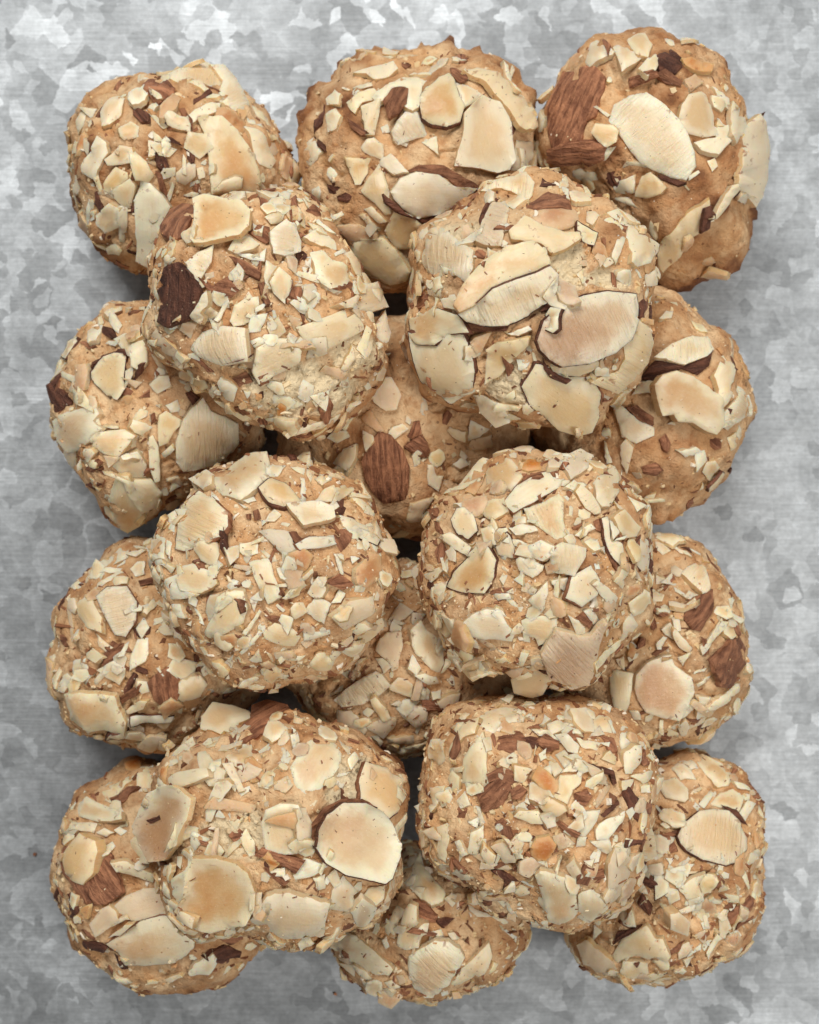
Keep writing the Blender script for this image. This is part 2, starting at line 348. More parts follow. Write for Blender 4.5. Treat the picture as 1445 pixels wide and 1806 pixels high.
FLAKES['M1'] = '''
c 370,210 470,185 580,175 610,210 560,240 490,260 440,220
c 475,320 560,260 640,225 720,222 765,260 740,300 730,390 690,410 640,390 650,300 590,300 540,350 500,350
s 525,380 570,310 620,290 655,300 650,390 600,440 550,470
c 910,270 960,280 1060,330 1060,360 1000,380 960,400 930,320
tb 725,350 760,290 880,205 910,225 935,330 965,390 940,460 870,490 790,475 740,450 725,400
c 220,370 270,320 300,340 280,390 225,400
y 360,310 460,270 470,300 410,320
y 325,380 400,330 470,300 515,350 410,380 370,440 345,420
y 415,385 520,365 515,430 490,540 440,540
c 215,450 270,415 290,450 255,510 215,535
d 150,480 200,430 215,400 200,490 150,550
s 345,480 400,510 435,540 400,560 350,520
c 75,660 140,560 160,580 180,650 120,740 100,720
d 155,565 210,610 205,640 175,620
cr 590,540 620,480 680,410 720,450 780,570 720,580 620,615 600,590
c 410,635 440,590 480,580 525,620 540,710 500,690 430,660
c 590,680 635,725 600,740
y 340,695 465,690 450,770 410,830 380,830
y 405,860 490,710 520,760 555,850 560,980 530,985 480,930 430,890
g 1240,590 1340,600 1350,680 1290,740 1220,750 1235,690
ce 945,570 960,450 1050,355 1150,390 1210,500 1235,690 1200,750 1130,770 1010,745 900,735 925,640
y 1000,170 1060,175 1150,230 1280,320 1360,410 1385,490 1350,505 1290,480 1190,370 1090,260
d 1210,480 1250,520 1240,550 1205,520
y 535,1080 590,960 680,990 740,1050 710,1110 680,1180 600,1180 550,1120
s 590,840 620,760 720,715 850,720 950,770 1045,800 1030,830 930,830 850,780 700,770 620,820
d 560,870 590,900 680,990 760,1010 900,960 920,990 870,1030 760,1030 640,980 570,920
c 580,870 630,800 720,765 830,780 920,840 1040,850 980,900 900,960 830,990 720,1010 640,960 595,910
d 270,890 330,870 355,890 330,925 275,915
c 505,1110 550,1110 590,1180 670,1230 640,1280 600,1230 520,1140
o 265,1060 350,1045 480,1075 500,1110 460,1150 340,1130 300,1100
c 420,960 460,945 540,1030 500,1040
g 390,1010 430,1000 515,1070 510,1090 440,1050
y 330,1150 400,1130 500,1135 570,1200 640,1320 620,1370 560,1370 480,1350 420,1360 350,1250
s 620,160 680,180 650,210 630,195
'''
FLAKES['R1'] = '''
s 60,450 150,260 230,240 330,230 390,290 380,380 340,500 290,540 250,650 90,700 60,590
o 150,250 200,160 290,100 260,200 200,260
s 60,720 150,680 300,670 390,690 380,770 300,810 130,800 60,790
c 255,200 300,90 345,65 400,100 430,130 370,180 300,220
s 370,65 430,110 410,150
c 445,120 520,80 570,140 640,150 570,200 500,230 470,170
y 520,85 560,30 620,45 665,100 640,150 570,145
y 600,210 680,160 720,190 690,240 650,260
d 690,160 780,120 830,180 840,230 800,260 720,240
s 700,280 740,250 840,320 820,350 760,340
s 510,310 650,260 680,300 600,340 520,370
o 820,200 900,180 1010,215 1000,260 900,250 850,230
o 840,310 900,280 950,320 880,360
d 690,830 780,860 850,870 800,890 710,860
cr 415,540 440,440 520,390 620,375 720,440 800,520 850,600 885,700 890,780 840,860 760,850 690,820 600,780 540,710 470,610
y 1010,570 1130,550 1110,640 1040,710 950,690 900,650 1020,630
c 840,450 880,390 960,370 1000,450 1020,520 1030,625 950,630 860,600 830,520
c 1010,340 1100,410 1110,470 1060,440
y 1110,430 1200,510 1215,570 1170,650 1130,600 1130,540
yk 320,610 340,560 440,570 475,600 460,660 410,690 360,660
c 400,700 460,690 400,770 380,770
c 970,760 1010,745 1030,790 1000,820
c 165,850 260,820 340,840 350,890 290,915 220,890
c 410,950 470,880 550,850 555,950 500,960
y 555,960 600,850 650,825 700,870 740,910 700,950 620,970
d 1205,600 1230,520 1285,495 1260,545 1225,620
c 1165,840 1180,700 1220,570 1280,500 1320,550 1345,690 1330,860 1300,960 1260,1020 1220,960 1170,900
y 1055,1080 1080,1010 1140,900 1165,885 1175,920 1120,1020 1080,1080
y 700,1310 740,1200 860,1080 990,1005 980,1100 950,1160 860,1230 820,1310 730,1410 705,1380
c 410,970 520,965 560,1030 490,1000
d 975,1040 1020,1020 1010,1150 960,1180
'''
FLAKES['A'] = '''
s 110,200 160,120 230,80 300,90 300,170 230,250 170,260 115,240
te 300,90 370,70 560,110 610,160 600,240 550,290 430,320 320,345 300,320 315,220
y 690,180 740,140 795,160 780,210 720,220
s 640,50 700,60 700,120 670,130
s 810,90 850,70 895,190 870,210 830,150
c 850,80 920,65 930,100 870,100
c 960,120 985,100 980,150
y 1000,195 1110,140 1125,160 1040,210
s 620,270 670,225 720,240 720,310 690,330
crk 725,260 810,190 860,230 890,310 880,370 800,395 730,380
y 490,340 530,290 600,280 660,320 620,350 540,365
c 520,380 640,380 690,350 680,420 600,410
c 220,260 300,200 315,220 300,290 240,300
y 120,470 130,320 160,280 190,310 185,380 140,450
cr 260,420 330,370 415,335 400,420 350,500 330,560 280,480
d 90,740 100,540 150,460 240,430 290,490 310,580 290,690 220,740 150,770
c 270,730 320,640 345,580 345,640 310,760
s 490,390 560,400 660,460 650,500 590,480
c 500,480 540,430 570,470 560,520 520,530
s 330,510 400,560 480,510 550,580 500,620 400,600
y 680,500 690,420 760,450 830,520 820,600 760,560 700,560
s 820,540 850,520 840,620 810,650
c 720,540 770,460 830,510 830,560 790,650 740,600
s 650,540 680,530 715,640 690,640
y 500,740 520,660 580,620 650,610 655,660 630,730 570,760 520,770
c 350,730 370,660 440,710 380,750
c 830,650 870,615 940,660 930,720 880,700
g 845,570 900,540 905,580 870,600
s 1040,560 1130,530 1190,520 1160,560 1090,575
t 950,350 1010,345 1060,400 1140,430 1180,510 1100,550 1040,560 980,500
c 920,270 980,225 1060,310 1070,360 1000,330
ck 1100,640 1180,600 1230,540 1310,520 1360,660 1280,680 1200,670 1130,660
c 1230,690 1290,680 1300,740 1270,790
g 1290,750 1340,670 1380,790 1360,840 1290,890
cr 280,890 340,800 440,765 540,775 550,870 550,950 420,975 330,940
y 635,960 650,890 740,840 830,840 875,900 865,970 760,1030 660,1085 630,1020
y 860,770 950,740 1120,675 1130,720 1190,690 1230,780 1100,850 1000,900 920,870
y 700,780 760,720 800,800 760,830 710,810
c 600,850 650,830 700,850 630,890
d 460,970 570,960 560,980 470,1000
g 55,800 100,790 180,880 230,1000 200,1010 100,900
y 110,790 150,765 200,800 170,820
o 190,750 230,730 275,780 230,800
y 260,1080 290,1020 360,1070 365,1110 300,1135
c 420,1080 440,1050 530,1110 510,1180 450,1160
c 570,1120 610,1120 590,1160
y 400,1200 480,1200 650,1290 560,1300
c 1090,1000 1160,890 1170,950 1110,1020
gv 815,1370 960,1300 1220,1180 1215,1200 1060,1310 830,1390
s 980,1220 1020,1140 1055,1200 1040,1260 1020,1320 985,1260
c 700,1230 725,1250 700,1265
s 1160,1130 1220,1110 1200,1150
'''
FLAKES['B'] = '''
cr 455,100 520,50 680,20 730,80 720,150 690,185 640,130 560,100
d 445,260 470,190 540,120 560,150 490,210 460,290
gr 440,320 480,230 510,170 580,145 605,200 590,290 560,385 480,370 430,350
y 600,330 680,260 780,300 900,320 1000,320 960,370 830,430 760,390 620,370
o 690,235 740,190 860,180 940,210 1005,270 930,300 850,320 760,290
s 710,170 800,120 900,130 930,200 830,210 720,220
cr 120,470 160,400 150,340 240,295 310,360 380,410 385,500 360,590 310,550 250,530 210,570 150,520
c 1140,220 1190,205 1240,280 1400,390 1390,430 1340,490 1290,500 1250,480 1220,370
c 1060,480 1150,465 1160,490 1100,520
t 320,690 370,590 470,470 590,400 720,385 790,420 820,480 780,560 650,600 520,640 420,700 350,730
s 340,800 480,820 600,810 580,850 450,860 370,850
d 760,740 865,600 868,660 800,730
crb 345,770 420,720 520,640 620,600 740,560 820,525 860,570 850,650 790,710 700,780 600,820 480,830 390,810
c 240,680 310,655 330,720 250,720
y 210,640 240,615 260,690 210,690
yb 50,880 110,920 190,910 250,870 320,860 360,930 385,1010 400,1080 380,1180 280,1240 190,1190 130,1120 90,1020
tb 60,780 130,730 210,725 310,760 350,840 250,860 190,910 110,910 70,850
c 385,930 430,900 465,970 420,1005 385,1000
y 480,950 540,910 690,895 680,940 620,1000 550,1080 485,1115 480,1020
c 400,1190 450,1180 570,1240 595,1330 520,1360 440,1280
c 560,1200 620,1160 630,1190 600,1220
s 1030,1090 1090,1180 1100,1270 1080,1260 1070,1170
yb 680,1150 750,1040 830,1060 930,1110 1030,1100 1075,1180 1080,1300 1040,1390 970,1410 870,1380 780,1300 710,1230
d 775,985 800,1030 860,1070 930,1095 900,1115 820,1085 780,1040
yr 1060,1130 1180,1060 1210,930 1250,870 1270,780 1350,850 1365,920 1340,1020 1280,1100 1190,1185 1120,1160
yb 800,1010 900,1030 1060,1010 1130,970 1060,1060 970,1095 900,1090 830,1060
d 1265,740 1320,630 1340,690 1340,830 1290,800
qrb 765,890 800,790 880,710 990,665 1110,645 1250,660 1270,700 1265,790 1230,890 1150,960 1030,1010 900,1025 830,990 780,940
c 590,860 700,820 720,840 650,870
s 60,700 150,630 190,660 170,710 80,730
'''  # the d patch right of the ribbed slice paints the shade of a gap
FLAKES['L2'] = '''
c 320,300 350,250 440,180 445,240 400,300 340,330
d 450,240 500,250 525,310 490,320 450,290
c 475,110 520,90 600,90 590,140 500,150
c 470,170 530,150 580,230 560,290 520,250
c 530,330 600,290 650,290 660,360 640,440 600,420
y 650,320 720,290 755,400 750,470 700,530 640,500 640,440
o 255,510 310,500 330,560 330,670 290,700 260,650
d 360,570 380,490 480,410 560,380 570,430 460,440 390,500
yb 365,560 440,460 520,430 600,430 610,460 600,600 615,660 570,740 480,710 400,640 370,600
c 610,560 660,520 665,570 640,630 610,670
d 650,640 680,520 705,520 690,590
d 40,640 80,620 130,650 210,700 240,760 200,800 100,840 70,720
t 80,880 200,820 350,775 380,830 360,880 410,930 340,1020 260,1070 160,1095 110,1020
y 440,935 560,925 570,940 450,950
c 360,1010 420,960 560,945 640,990 580,1080 545,1135 450,1110 370,1060
c 640,1010 710,985 700,1060 680,1070
c 675,920 690,870 800,925 750,985 700,960
c 895,780 970,740 990,820 930,830
y 830,960 840,850 890,820 1010,890 940,960 900,1030 840,1060
s 785,860 815,840 830,890 790,920
c 850,1110 910,1065 935,1090 870,1140
d 1010,690 1050,680 1140,740 1070,800
cr 955,1040 1000,900 1060,820 1140,740 1200,830 1380,920 1380,1050 1340,1110 1200,1200 1010,1235 960,1170
c 260,1180 300,1090 360,1080 390,1110 330,1210 270,1230
s 335,1210 400,1150 430,1180 390,1240
c 520,1200 580,1140 690,1120 750,1200 750,1280 600,1260
c 600,1090 680,1070 740,1080 720,1130 640,1120
t 770,1000 800,980 830,1060 835,1290 800,1300 770,1200
c 310,1280 350,1245 410,1310 380,1350 320,1330
d 330,1350 420,1310 455,1320 390,1380
t 475,1460 520,1310 600,1320 680,1430 760,1520 700,1620 610,1675 560,1650 490,1560
y 480,1260 540,1260 680,1300 800,1300 860,1370 865,1470 840,1500 720,1500 640,1400 600,1310
g 160,1100 240,1090 250,1200 230,1240 180,1150
'''
FLAKES['M2'] = '''
gk 490,350 560,240 620,240 680,350 650,440 580,450 510,400
c 600,600 620,560 690,530 730,565 640,635
s 720,620 760,530 800,525 810,600 750,640
s 725,680 790,620 830,600 870,700 850,750 800,740
c 965,580 980,555 1080,590 1070,660 1000,620
s 430,800 470,690 540,615 620,640 690,720 735,840 720,1020 640,1040 570,1065 500,1000 450,920
c 425,620 430,570 490,600 500,640 440,700
c 850,800 890,800 910,870 955,870 920,970 855,920
g 720,1180 740,1050 850,1020 900,1015 820,1110 840,1150 760,1180
c 225,780 300,690 380,655 370,720 310,830
c 1100,650 1120,510 1240,570 1180,620
g 1110,690 1130,650 1260,620 1260,700 1140,710
c 1010,780 1080,735 1120,780 1060,805
o 400,490 480,440 560,570 530,590
c 250,540 370,490 320,580
c 580,1190 680,1180 670,1220 600,1220
y 590,1300 660,1250 750,1220 750,1240 690,1290
'''
FLAKES['R2'] = '''
c 590,280 640,230 690,240 680,280
g 740,160 790,170 920,270 900,290 800,220
d 470,720 570,600 670,530 690,580 800,600 920,560 1005,510 960,630 870,700 770,660 680,680 580,750
yr 590,540 700,460 850,400 970,400 1005,500 940,560 800,605 710,580
d 1050,420 1090,405 1130,520 1205,620 1190,670 1160,600 1100,500
c 1015,690 1060,560 1110,530 1160,620 1170,740 1140,870 1100,925 1060,900 1050,790
c 385,850 460,740 570,745 590,830 480,830
tk 585,770 640,700 740,670 860,710 970,790 1050,870 1090,960 1090,1060 1030,1135 960,1110 860,1050 760,1040 720,990 640,1000 600,870
tr 1090,1080 1100,960 1160,860 1180,775 1270,840 1300,920 1290,990 1200,1040
d 1075,930 1125,940 1110,970
c 270,940 330,930 400,990 550,1080 555,1140 430,1195 330,1150 300,1050
s 350,930 430,920 550,1010 550,1065 450,1030
c 745,1265 870,1230 900,1265 790,1310
c 900,1410 940,1360 1000,1340 1035,1390 960,1480
g 930,1530 1060,1400 1140,1330 1140,1360 950,1545
c 860,1560 910,1500 920,1550 880,1610
y 1100,1170 1170,1130 1175,1250 1110,1260
c 1150,1140 1190,1080 1230,1150 1180,1200
s 590,1160 640,1120 675,1190 660,1250 620,1230
s 450,1370 540,1340 580,1400 540,1440 460,1420
c 640,1060 690,1040 700,1070
c 440,1640 490,1590 560,1590 490,1690
g 300,1220 340,1180 395,1240 350,1430 310,1350
c 215,870 260,830 290,900 230,930
c 180,1180 200,1200 240,1340 200,1350
'''
FLAKES['C'] = '''
t 400,215 500,120 580,60 680,45 695,130 690,190 640,240 540,305 450,290 405,250
c 690,120 800,150 760,200 700,190
yb 650,260 720,205 790,220 880,310 780,330 700,315
y 830,100 880,60 920,60 915,130 860,140
c 905,120 940,90 950,180 930,220 905,190
c 940,85 1000,150 960,140
c 820,160 895,155 890,195
y 945,205 1050,175 1065,210 990,255
y 950,340 1000,270 1050,250 1080,290 1050,345
y 1065,265 1160,235 1180,270 1120,310 1065,350
ce 795,375 870,360 960,350 1050,370 1060,430 980,465 890,480 830,420
c 1115,400 1180,430 1260,490 1240,530 1170,510 1130,460
c 1180,300 1240,340 1305,400 1305,450 1220,390 1185,340
c 1240,530 1270,500 1350,640 1310,630 1260,580
ck 265,210 350,155 400,180 400,250 340,260 290,230
c 390,270 440,330 400,340
crb 190,590 210,430 200,350 300,275 380,310 440,380 440,450 400,510 320,560 230,595
c 130,400 180,370 210,440 190,500 160,480
t 50,600 55,520 130,520 150,540 130,630 60,640
c 155,540 190,560 165,640 150,610
y 295,585 330,550 430,555 440,620 420,690 340,650
c 435,655 460,680 430,710
d 425,510 450,520 480,620 520,700 500,700 440,600
c 470,580 560,570 555,630 510,670
c 560,560 650,550 650,620 590,630 560,600
cb 855,570 930,530 1050,530 1065,570 1000,590 880,600
g 645,490 720,485 840,500 830,540 855,600 780,610 720,560
s 820,500 860,500 880,540 850,560
o 820,640 900,600 950,640 900,720 830,720
y 590,655 710,640 730,730 770,840 690,880 650,800
c 95,840 150,760 200,720 195,790 260,840 230,860 130,870
c 190,750 230,680 300,670 400,720 410,770 320,820 220,810
y 75,730 110,680 140,740 110,800
c 45,660 120,650 130,680 80,690
c 480,790 530,780 520,840 470,830
c 360,930 380,840 470,820 460,860 400,960 370,980
y 335,1080 400,960 420,870 470,840 550,850 580,930 560,1000 460,1060 390,1100
s 530,855 600,870 600,920 570,930
o 285,990 320,990 355,1130 325,1135
c 150,890 220,890 235,970 160,950
g 120,930 200,1000 320,1170 330,1190 250,1110 150,1030
c 775,860 940,700 945,722 800,870
c 570,1050 660,920 672,930 590,1060
c 545,1160 650,1050 665,1060 560,1170
c 605,860 650,870 630,930
c 890,930 960,850 1040,890 1010,960 1000,1000 960,980
c 1040,880 1080,810 1115,830 1090,880
g 1080,990 1170,900 1295,865 1270,940 1210,990 1140,1050
y 1040,960 1080,890 1150,900 1120,970 1080,980
y 675,1045 740,995 830,1020 880,1070 850,1125 780,1120 690,1080
c 900,830 960,740 990,800 970,850 940,860
c 1055,620 1080,620 1110,730 1090,740
o 1190,700 1250,610 1310,640 1320,750 1230,800 1190,780
s 1050,800 1120,750 1160,790 1110,820
s 620,390 650,380 665,430 630,440
s 580,410 605,405 605,435 585,435
c 540,350 590,370 570,375
c 575,330 630,315 640,340 600,350
c 600,1190 650,1150 670,1200 640,1210
c 370,1210 430,1215 480,1260 480,1300 430,1290 380,1250
c 665,1250 740,1230 810,1280 780,1320 710,1340 680,1300
y 910,1230 960,1170 1000,1160 1050,1220 1040,1260 960,1260
y 1155,1080 1250,1020 1340,1000 1350,1040 1260,1110 1160,1160
c 1140,630 1190,640 1150,670
c 750,790 800,780 810,800 770,800
c 750,690 810,680 820,760 770,740
'''
FLAKES['D'] = '''
y 265,250 340,160 400,85 435,95 410,180 300,260
c 425,190 440,130 500,80 560,100 600,150 615,190 580,260 560,275 480,260 430,235
yb 540,320 620,240 730,180 870,165 875,230 780,290 690,340 600,370
g 860,90 960,45 1030,80 990,160 910,210 870,150
y 890,250 930,215 980,255 950,280
cr 950,300 980,260 1020,300 1060,370 1060,410 1030,415 980,380
c 1170,150 1190,250 1200,290 1170,260
y 1030,230 1060,180 1150,130 1170,180 1170,260 1120,350 1080,350 1045,310
c 1020,100 1060,140 1060,160 1020,150
tr 640,375 740,340 830,290 855,330 855,440 875,510 820,545 740,490 670,440
c 275,340 370,340 390,420 330,380
y 380,345 540,320 555,390 470,440 430,420
yb 260,440 290,380 330,375 380,420 400,500 350,545 290,510
y 185,535 250,505 355,585 340,635 250,580
s 100,390 130,380 160,450 200,520 180,525 130,450
tb 225,800 270,720 330,650 380,570 440,590 480,660 475,750 430,830 330,830
c 465,490 530,485 545,520 480,570
gb 485,590 550,510 590,590 590,650 500,630
c 560,480 640,460 700,470 720,500 600,520
ck 650,590 720,550 780,580 780,620 730,660 680,640
c 600,660 610,625 750,680 740,710 690,745 620,710
c 800,770 880,750 880,830 800,790
s 880,820 890,760 920,780 900,850
yb 895,850 920,740 1010,680 1055,760 1050,840 980,900
yr 785,620 800,590 860,560 990,590 980,640 920,740 810,720
c 195,740 230,625 240,680 240,750
c 95,740 180,700 195,720 150,780
c 130,790 200,780 200,880 160,930
c 70,550 130,550 110,620 75,640
c 205,840 250,820 260,850 220,880
c 665,880 770,785 775,840 740,940 690,910
c 470,830 550,830 560,860 500,870
c 300,1020 370,960 440,930 520,930 550,990 595,1060 580,1105 500,1090 430,1085 330,1070
c 630,980 680,965 820,960 815,1080 720,1120 700,1080 640,1060
y 745,940 780,910 800,950 770,960
s 1010,450 1065,410 1070,500 1020,490
s 1080,590 1170,680 1160,730 1110,660
cb 1065,430 1100,420 1110,540 1180,570 1195,640 1190,710 1120,640 1080,540
c 1100,440 1150,450 1160,500 1130,530
y 1145,430 1190,385 1265,480 1250,530 1190,540 1160,500
gb 1240,610 1300,520 1340,560 1345,700 1340,790 1260,690
y 1130,780 1210,700 1215,740 1170,810
c 920,530 1010,470 1030,490 960,540
y 1210,890 1240,870 1265,930 1240,960
s 920,960 960,950 1010,1010 990,1030
c 890,960 940,980 980,1030 980,1060 930,1060
c 980,940 1020,920 1055,980 1020,1005
y 570,1320 640,1270 750,1240 795,1310 740,1400 680,1420 590,1390
pr 745,1180 830,1060 1000,1070 1080,1005 1100,1010 1060,1140 1000,1340 900,1355 790,1310
t 155,1000 180,950 240,960 250,1060 200,1085 165,1040
c 1160,1110 1190,1010 1240,965 1260,1010 1200,1090
c 300,1100 340,1080 320,1130
c 680,1190 745,1180 740,1240 690,1230
c 490,1190 540,1180 580,1220 500,1210
t 235,1110 290,1100 430,1280 350,1330 290,1260
'''
FLAKES['L3'] = '''
t 430,330 470,230 600,140 720,110 690,200 560,270 480,340
c 740,130 830,100 830,130 760,150
c 690,200 800,140 830,150 760,210
c 420,410 510,380 660,290 660,340 560,390 440,460
y 575,400 600,360 690,350 680,400 600,430
c 720,310 770,250 830,250 830,350 760,370
y 870,320 910,290 970,400 920,460 880,380
s 780,400 880,375 890,420 800,440
y 300,580 350,470 420,540 470,660 450,770 370,740 310,650
crb 455,510 540,440 690,440 770,560 760,700 680,810 600,800 540,690 490,590
d 740,760 870,740 860,790 770,810
g 455,790 530,860 580,900 530,935 480,890
s 490,980 560,910 620,940 560,1020 500,1040
c 690,870 720,850 690,950 650,950
c 720,960 770,840 850,820 850,940 820,1000 700,1070
c 455,1075 590,1000 680,1060 660,1120 620,1190 540,1140
s 840,1180 930,1090 1000,1060 1080,1160 1090,1250 1040,1360 960,1390 890,1310
y 1000,1070 1080,960 1240,1010 1220,1130 1170,1205 1080,1130
y 1075,1300 1090,1200 1250,1165 1310,1220 1250,1300 1120,1335
c 180,1150 250,1090 280,1130 200,1240 160,1230
y 240,1200 290,1110 360,1130 300,1270 240,1260
s 600,1310 700,1240 740,1230 740,1290 640,1340
t 190,1290 320,1270 560,1310 600,1400 660,1510 640,1620 540,1560 400,1540 270,1480 220,1400
c 665,1390 780,1310 820,1330 790,1390 700,1410
c 690,1460 790,1420 860,1460 780,1480
g 670,1500 720,1470 830,1510 830,1560 740,1540
c 900,1420 980,1390 1045,1450 970,1540 910,1500
g 770,1650 850,1600 990,1610 980,1690 860,1700
c 490,1260 530,1230 600,1260 540,1280
y 370,960 430,900 480,960 430,1010
y 350,1530 470,1550 430,1600 360,1590
g 70,1150 110,1120 140,1200 110,1210
c 820,600 900,530 930,570 860,630
'''
FLAKES['M3'] = '''
g 650,340 750,180 860,250 740,350 680,390
g 340,670 470,620 400,690
c 550,640 600,640 680,710 620,760
g 560,580 600,490 660,440 770,430 775,530 750,640 740,720 690,750 670,680 600,620
g 850,330 860,270 960,280 900,370 860,400
c 830,700 850,600 930,700 900,760
t 860,540 870,420 950,340 990,420 1060,480 1110,560 1120,680 1090,770 1010,730 930,650 880,600
s 220,930 330,840 450,760 480,760 330,870
yr 210,980 310,890 440,800 550,745 600,770 670,870 560,950 440,1010 280,1035
c 680,860 740,790 800,800 855,850 855,950 760,920 690,890
c 890,800 960,770 1060,800 1070,850 980,860
c 885,910 960,870 990,900 980,970 900,970
c 1000,900 1080,880 1080,950 1020,960
c 700,1010 750,975 820,1025 770,1035
g 740,1080 850,1030 970,1060 960,1160 880,1230 800,1150
g 480,1200 600,1140 720,1130 710,1190 620,1290 540,1240
y 515,1030 560,1010 640,1070 680,1130 620,1160 560,1110
c 430,1070 480,1030 520,1060 480,1110
g 690,1320 780,1280 870,1260 860,1340 740,1350
g 225,1070 350,1070 440,1140 475,1220 430,1290 330,1250 240,1170
c 525,1260 570,1250 620,1310 610,1350
g 1030,1000 1130,960 1240,930 1210,1030 1100,1060
'''
FLAKES['R3'] = '''
c 500,140 580,170 620,210 560,240 510,200
c 600,170 740,210 780,250 690,230
d 690,185 780,180 800,220
c 780,185 890,270 870,270 800,220
cr 695,350 810,305 890,305 910,400 950,510 910,520 820,450
s 540,420 620,370 650,425 600,470
s 530,490 600,470 570,515
c 505,480 510,420 590,450 590,470
c 640,490 720,530 740,560 650,520
c 720,550 760,500 860,540 910,560 800,580
s 690,680 740,640 830,570 920,540 975,510 980,640 950,700 900,750 850,835 790,820 740,740
c 720,640 800,585 820,620 770,640
d 1140,770 1195,745 1170,820
t 1010,750 1130,770 1165,810 1100,890 1050,840
s 985,1060 1060,960 1100,900 1170,880 1215,970 1210,1060 1150,1160 1090,1270 1030,1260 990,1150
s 855,910 920,940 910,1000 870,1030
c 440,570 480,500 570,540 550,600 480,610
s 470,650 550,650 610,710 540,730
s 450,760 490,750 510,810 480,830
g 620,720 680,710 700,800 660,815
y 555,820 620,765 655,840 640,895 580,860
c 510,930 560,870 590,880 550,970 520,970
c 665,920 680,860 795,970 760,1010 690,970
s 370,970 400,880 430,890 430,940
c 235,940 240,850 310,740 375,780 300,890
d 195,840 230,780 265,770 240,860 200,900
c 280,930 330,900 370,950 310,960
c 200,1060 260,1040 270,1140 220,1100
d 260,1130 330,1040 320,1080
y 135,1140 200,1140 320,1170 310,1290 290,1400 250,1490 190,1450 150,1300
q 345,1270 360,1170 440,1080 560,1030 630,1020 650,1090 740,1160 780,1190 800,1300 760,1410 690,1520 560,1500 430,1450 370,1360
c 710,1490 760,1400 830,1340 850,1380 770,1470 730,1510
t 860,1350 1000,1340 980,1430 870,1420
y 1050,1330 1130,1240 1190,1240 1140,1340 1080,1380 1020,1450 960,1480 1010,1380
c 820,1500 850,1450 910,1470 890,1530 830,1540
d 810,1590 850,1530 940,1515 920,1590 830,1660
c 680,1580 750,1540 770,1580 700,1660
c 570,1680 620,1600 680,1610 650,1680
c 610,1560 670,1550 690,1580 640,1590
c 660,1030 740,1010 700,1100
'''
FLAKES['E'] = '''
c 295,180 300,110 360,40 460,50 545,80 570,110 480,150 440,220 380,205
s 450,190 510,130 550,110 560,40 640,15 740,30 765,70 740,120 680,160 600,210 520,250 470,240
y 55,410 130,310 180,260 235,205 245,260 200,340 110,400
c 130,290 160,260 180,280 140,320
y 275,310 310,270 350,330 390,370 415,385 400,460 330,465 310,440
c 330,230 395,230 380,280 340,300
c 415,340 490,270 570,250 575,320 540,400 480,370
o 535,340 570,320 620,380 655,460 560,460 540,420
s 240,290 320,220 330,250 270,300
c 600,290 660,255 670,290 620,330
c 785,230 820,210 830,260 790,300
t 780,380 850,260 930,190 1000,220 1045,280 1040,370 980,450 920,510 850,525 800,460
g 685,470 760,430 790,480 750,520 690,500
c 600,490 640,460 680,490 650,505
c 330,600 370,500 420,480 460,510 400,590 360,680 330,680
c 455,470 465,430 505,460 490,520
c 380,660 400,610 435,660
cb 1160,560 1165,440 1190,350 1300,390 1380,460 1395,540 1370,600 1300,655 1240,620
o 1190,450 1200,375 1230,430 1210,460
c 610,700 640,620 710,590 800,600 820,660 830,780 800,850 740,850 650,820
o 630,680 700,650 790,630 820,670 810,720 700,700
g 820,620 880,610 900,690 890,800 840,840 820,760
y 505,760 545,710 590,780 590,850 560,860
c 325,840 350,780 390,780 430,830 400,870 340,870
c 790,960 850,870 970,910 900,960 800,985
s 890,760 890,680 950,600 1040,550 1120,550 1230,600 1120,590 1020,610 930,690 905,800
teb 900,800 910,720 960,640 1050,580 1150,575 1240,620 1310,690 1350,790 1350,860 1310,970 1270,1000 1180,980 1060,950 960,890
t 130,980 190,940 225,930 215,1060 170,1110
te 165,1150 220,1060 225,960 260,875 380,875 480,900 550,950 590,1040 590,1120 550,1190 450,1240 350,1260 250,1220
@L4
y 460,710 600,600 650,700 700,770 570,770
y 750,260 860,180 1000,150 1010,200 920,260 850,290
qe 600,530 690,330 760,280 880,270 950,360 940,500 880,650 780,750 680,760 620,650
d 665,495 760,460 770,490 690,515
@E
c 640,930 740,910 740,960 650,960
c 895,980 960,960 960,1030 920,1040
c 555,1210 650,1100 760,1085 860,1110 980,1150 955,1230 950,1315 870,1300 750,1310 650,1270
c 985,1150 1000,1050 1060,975 1120,1040 1110,1080 1160,1130 1080,1155
y 1155,1060 1180,1020 1265,1010 1265,1080 1220,1120
t 1090,1160 1160,1110 1230,1140 1200,1200 1130,1245
g 1270,1110 1310,970 1350,900 1350,1010 1310,1140 1220,1190
c 620,1330 660,1285 750,1330 740,1380 660,1360
s 580,860 620,820 760,860 850,880 800,950 680,890
g 190,830 270,790 260,860
g 80,910 130,900 150,960 110,960
'''  # teb slice: its toasted centre colour paints in the shading of the hollow
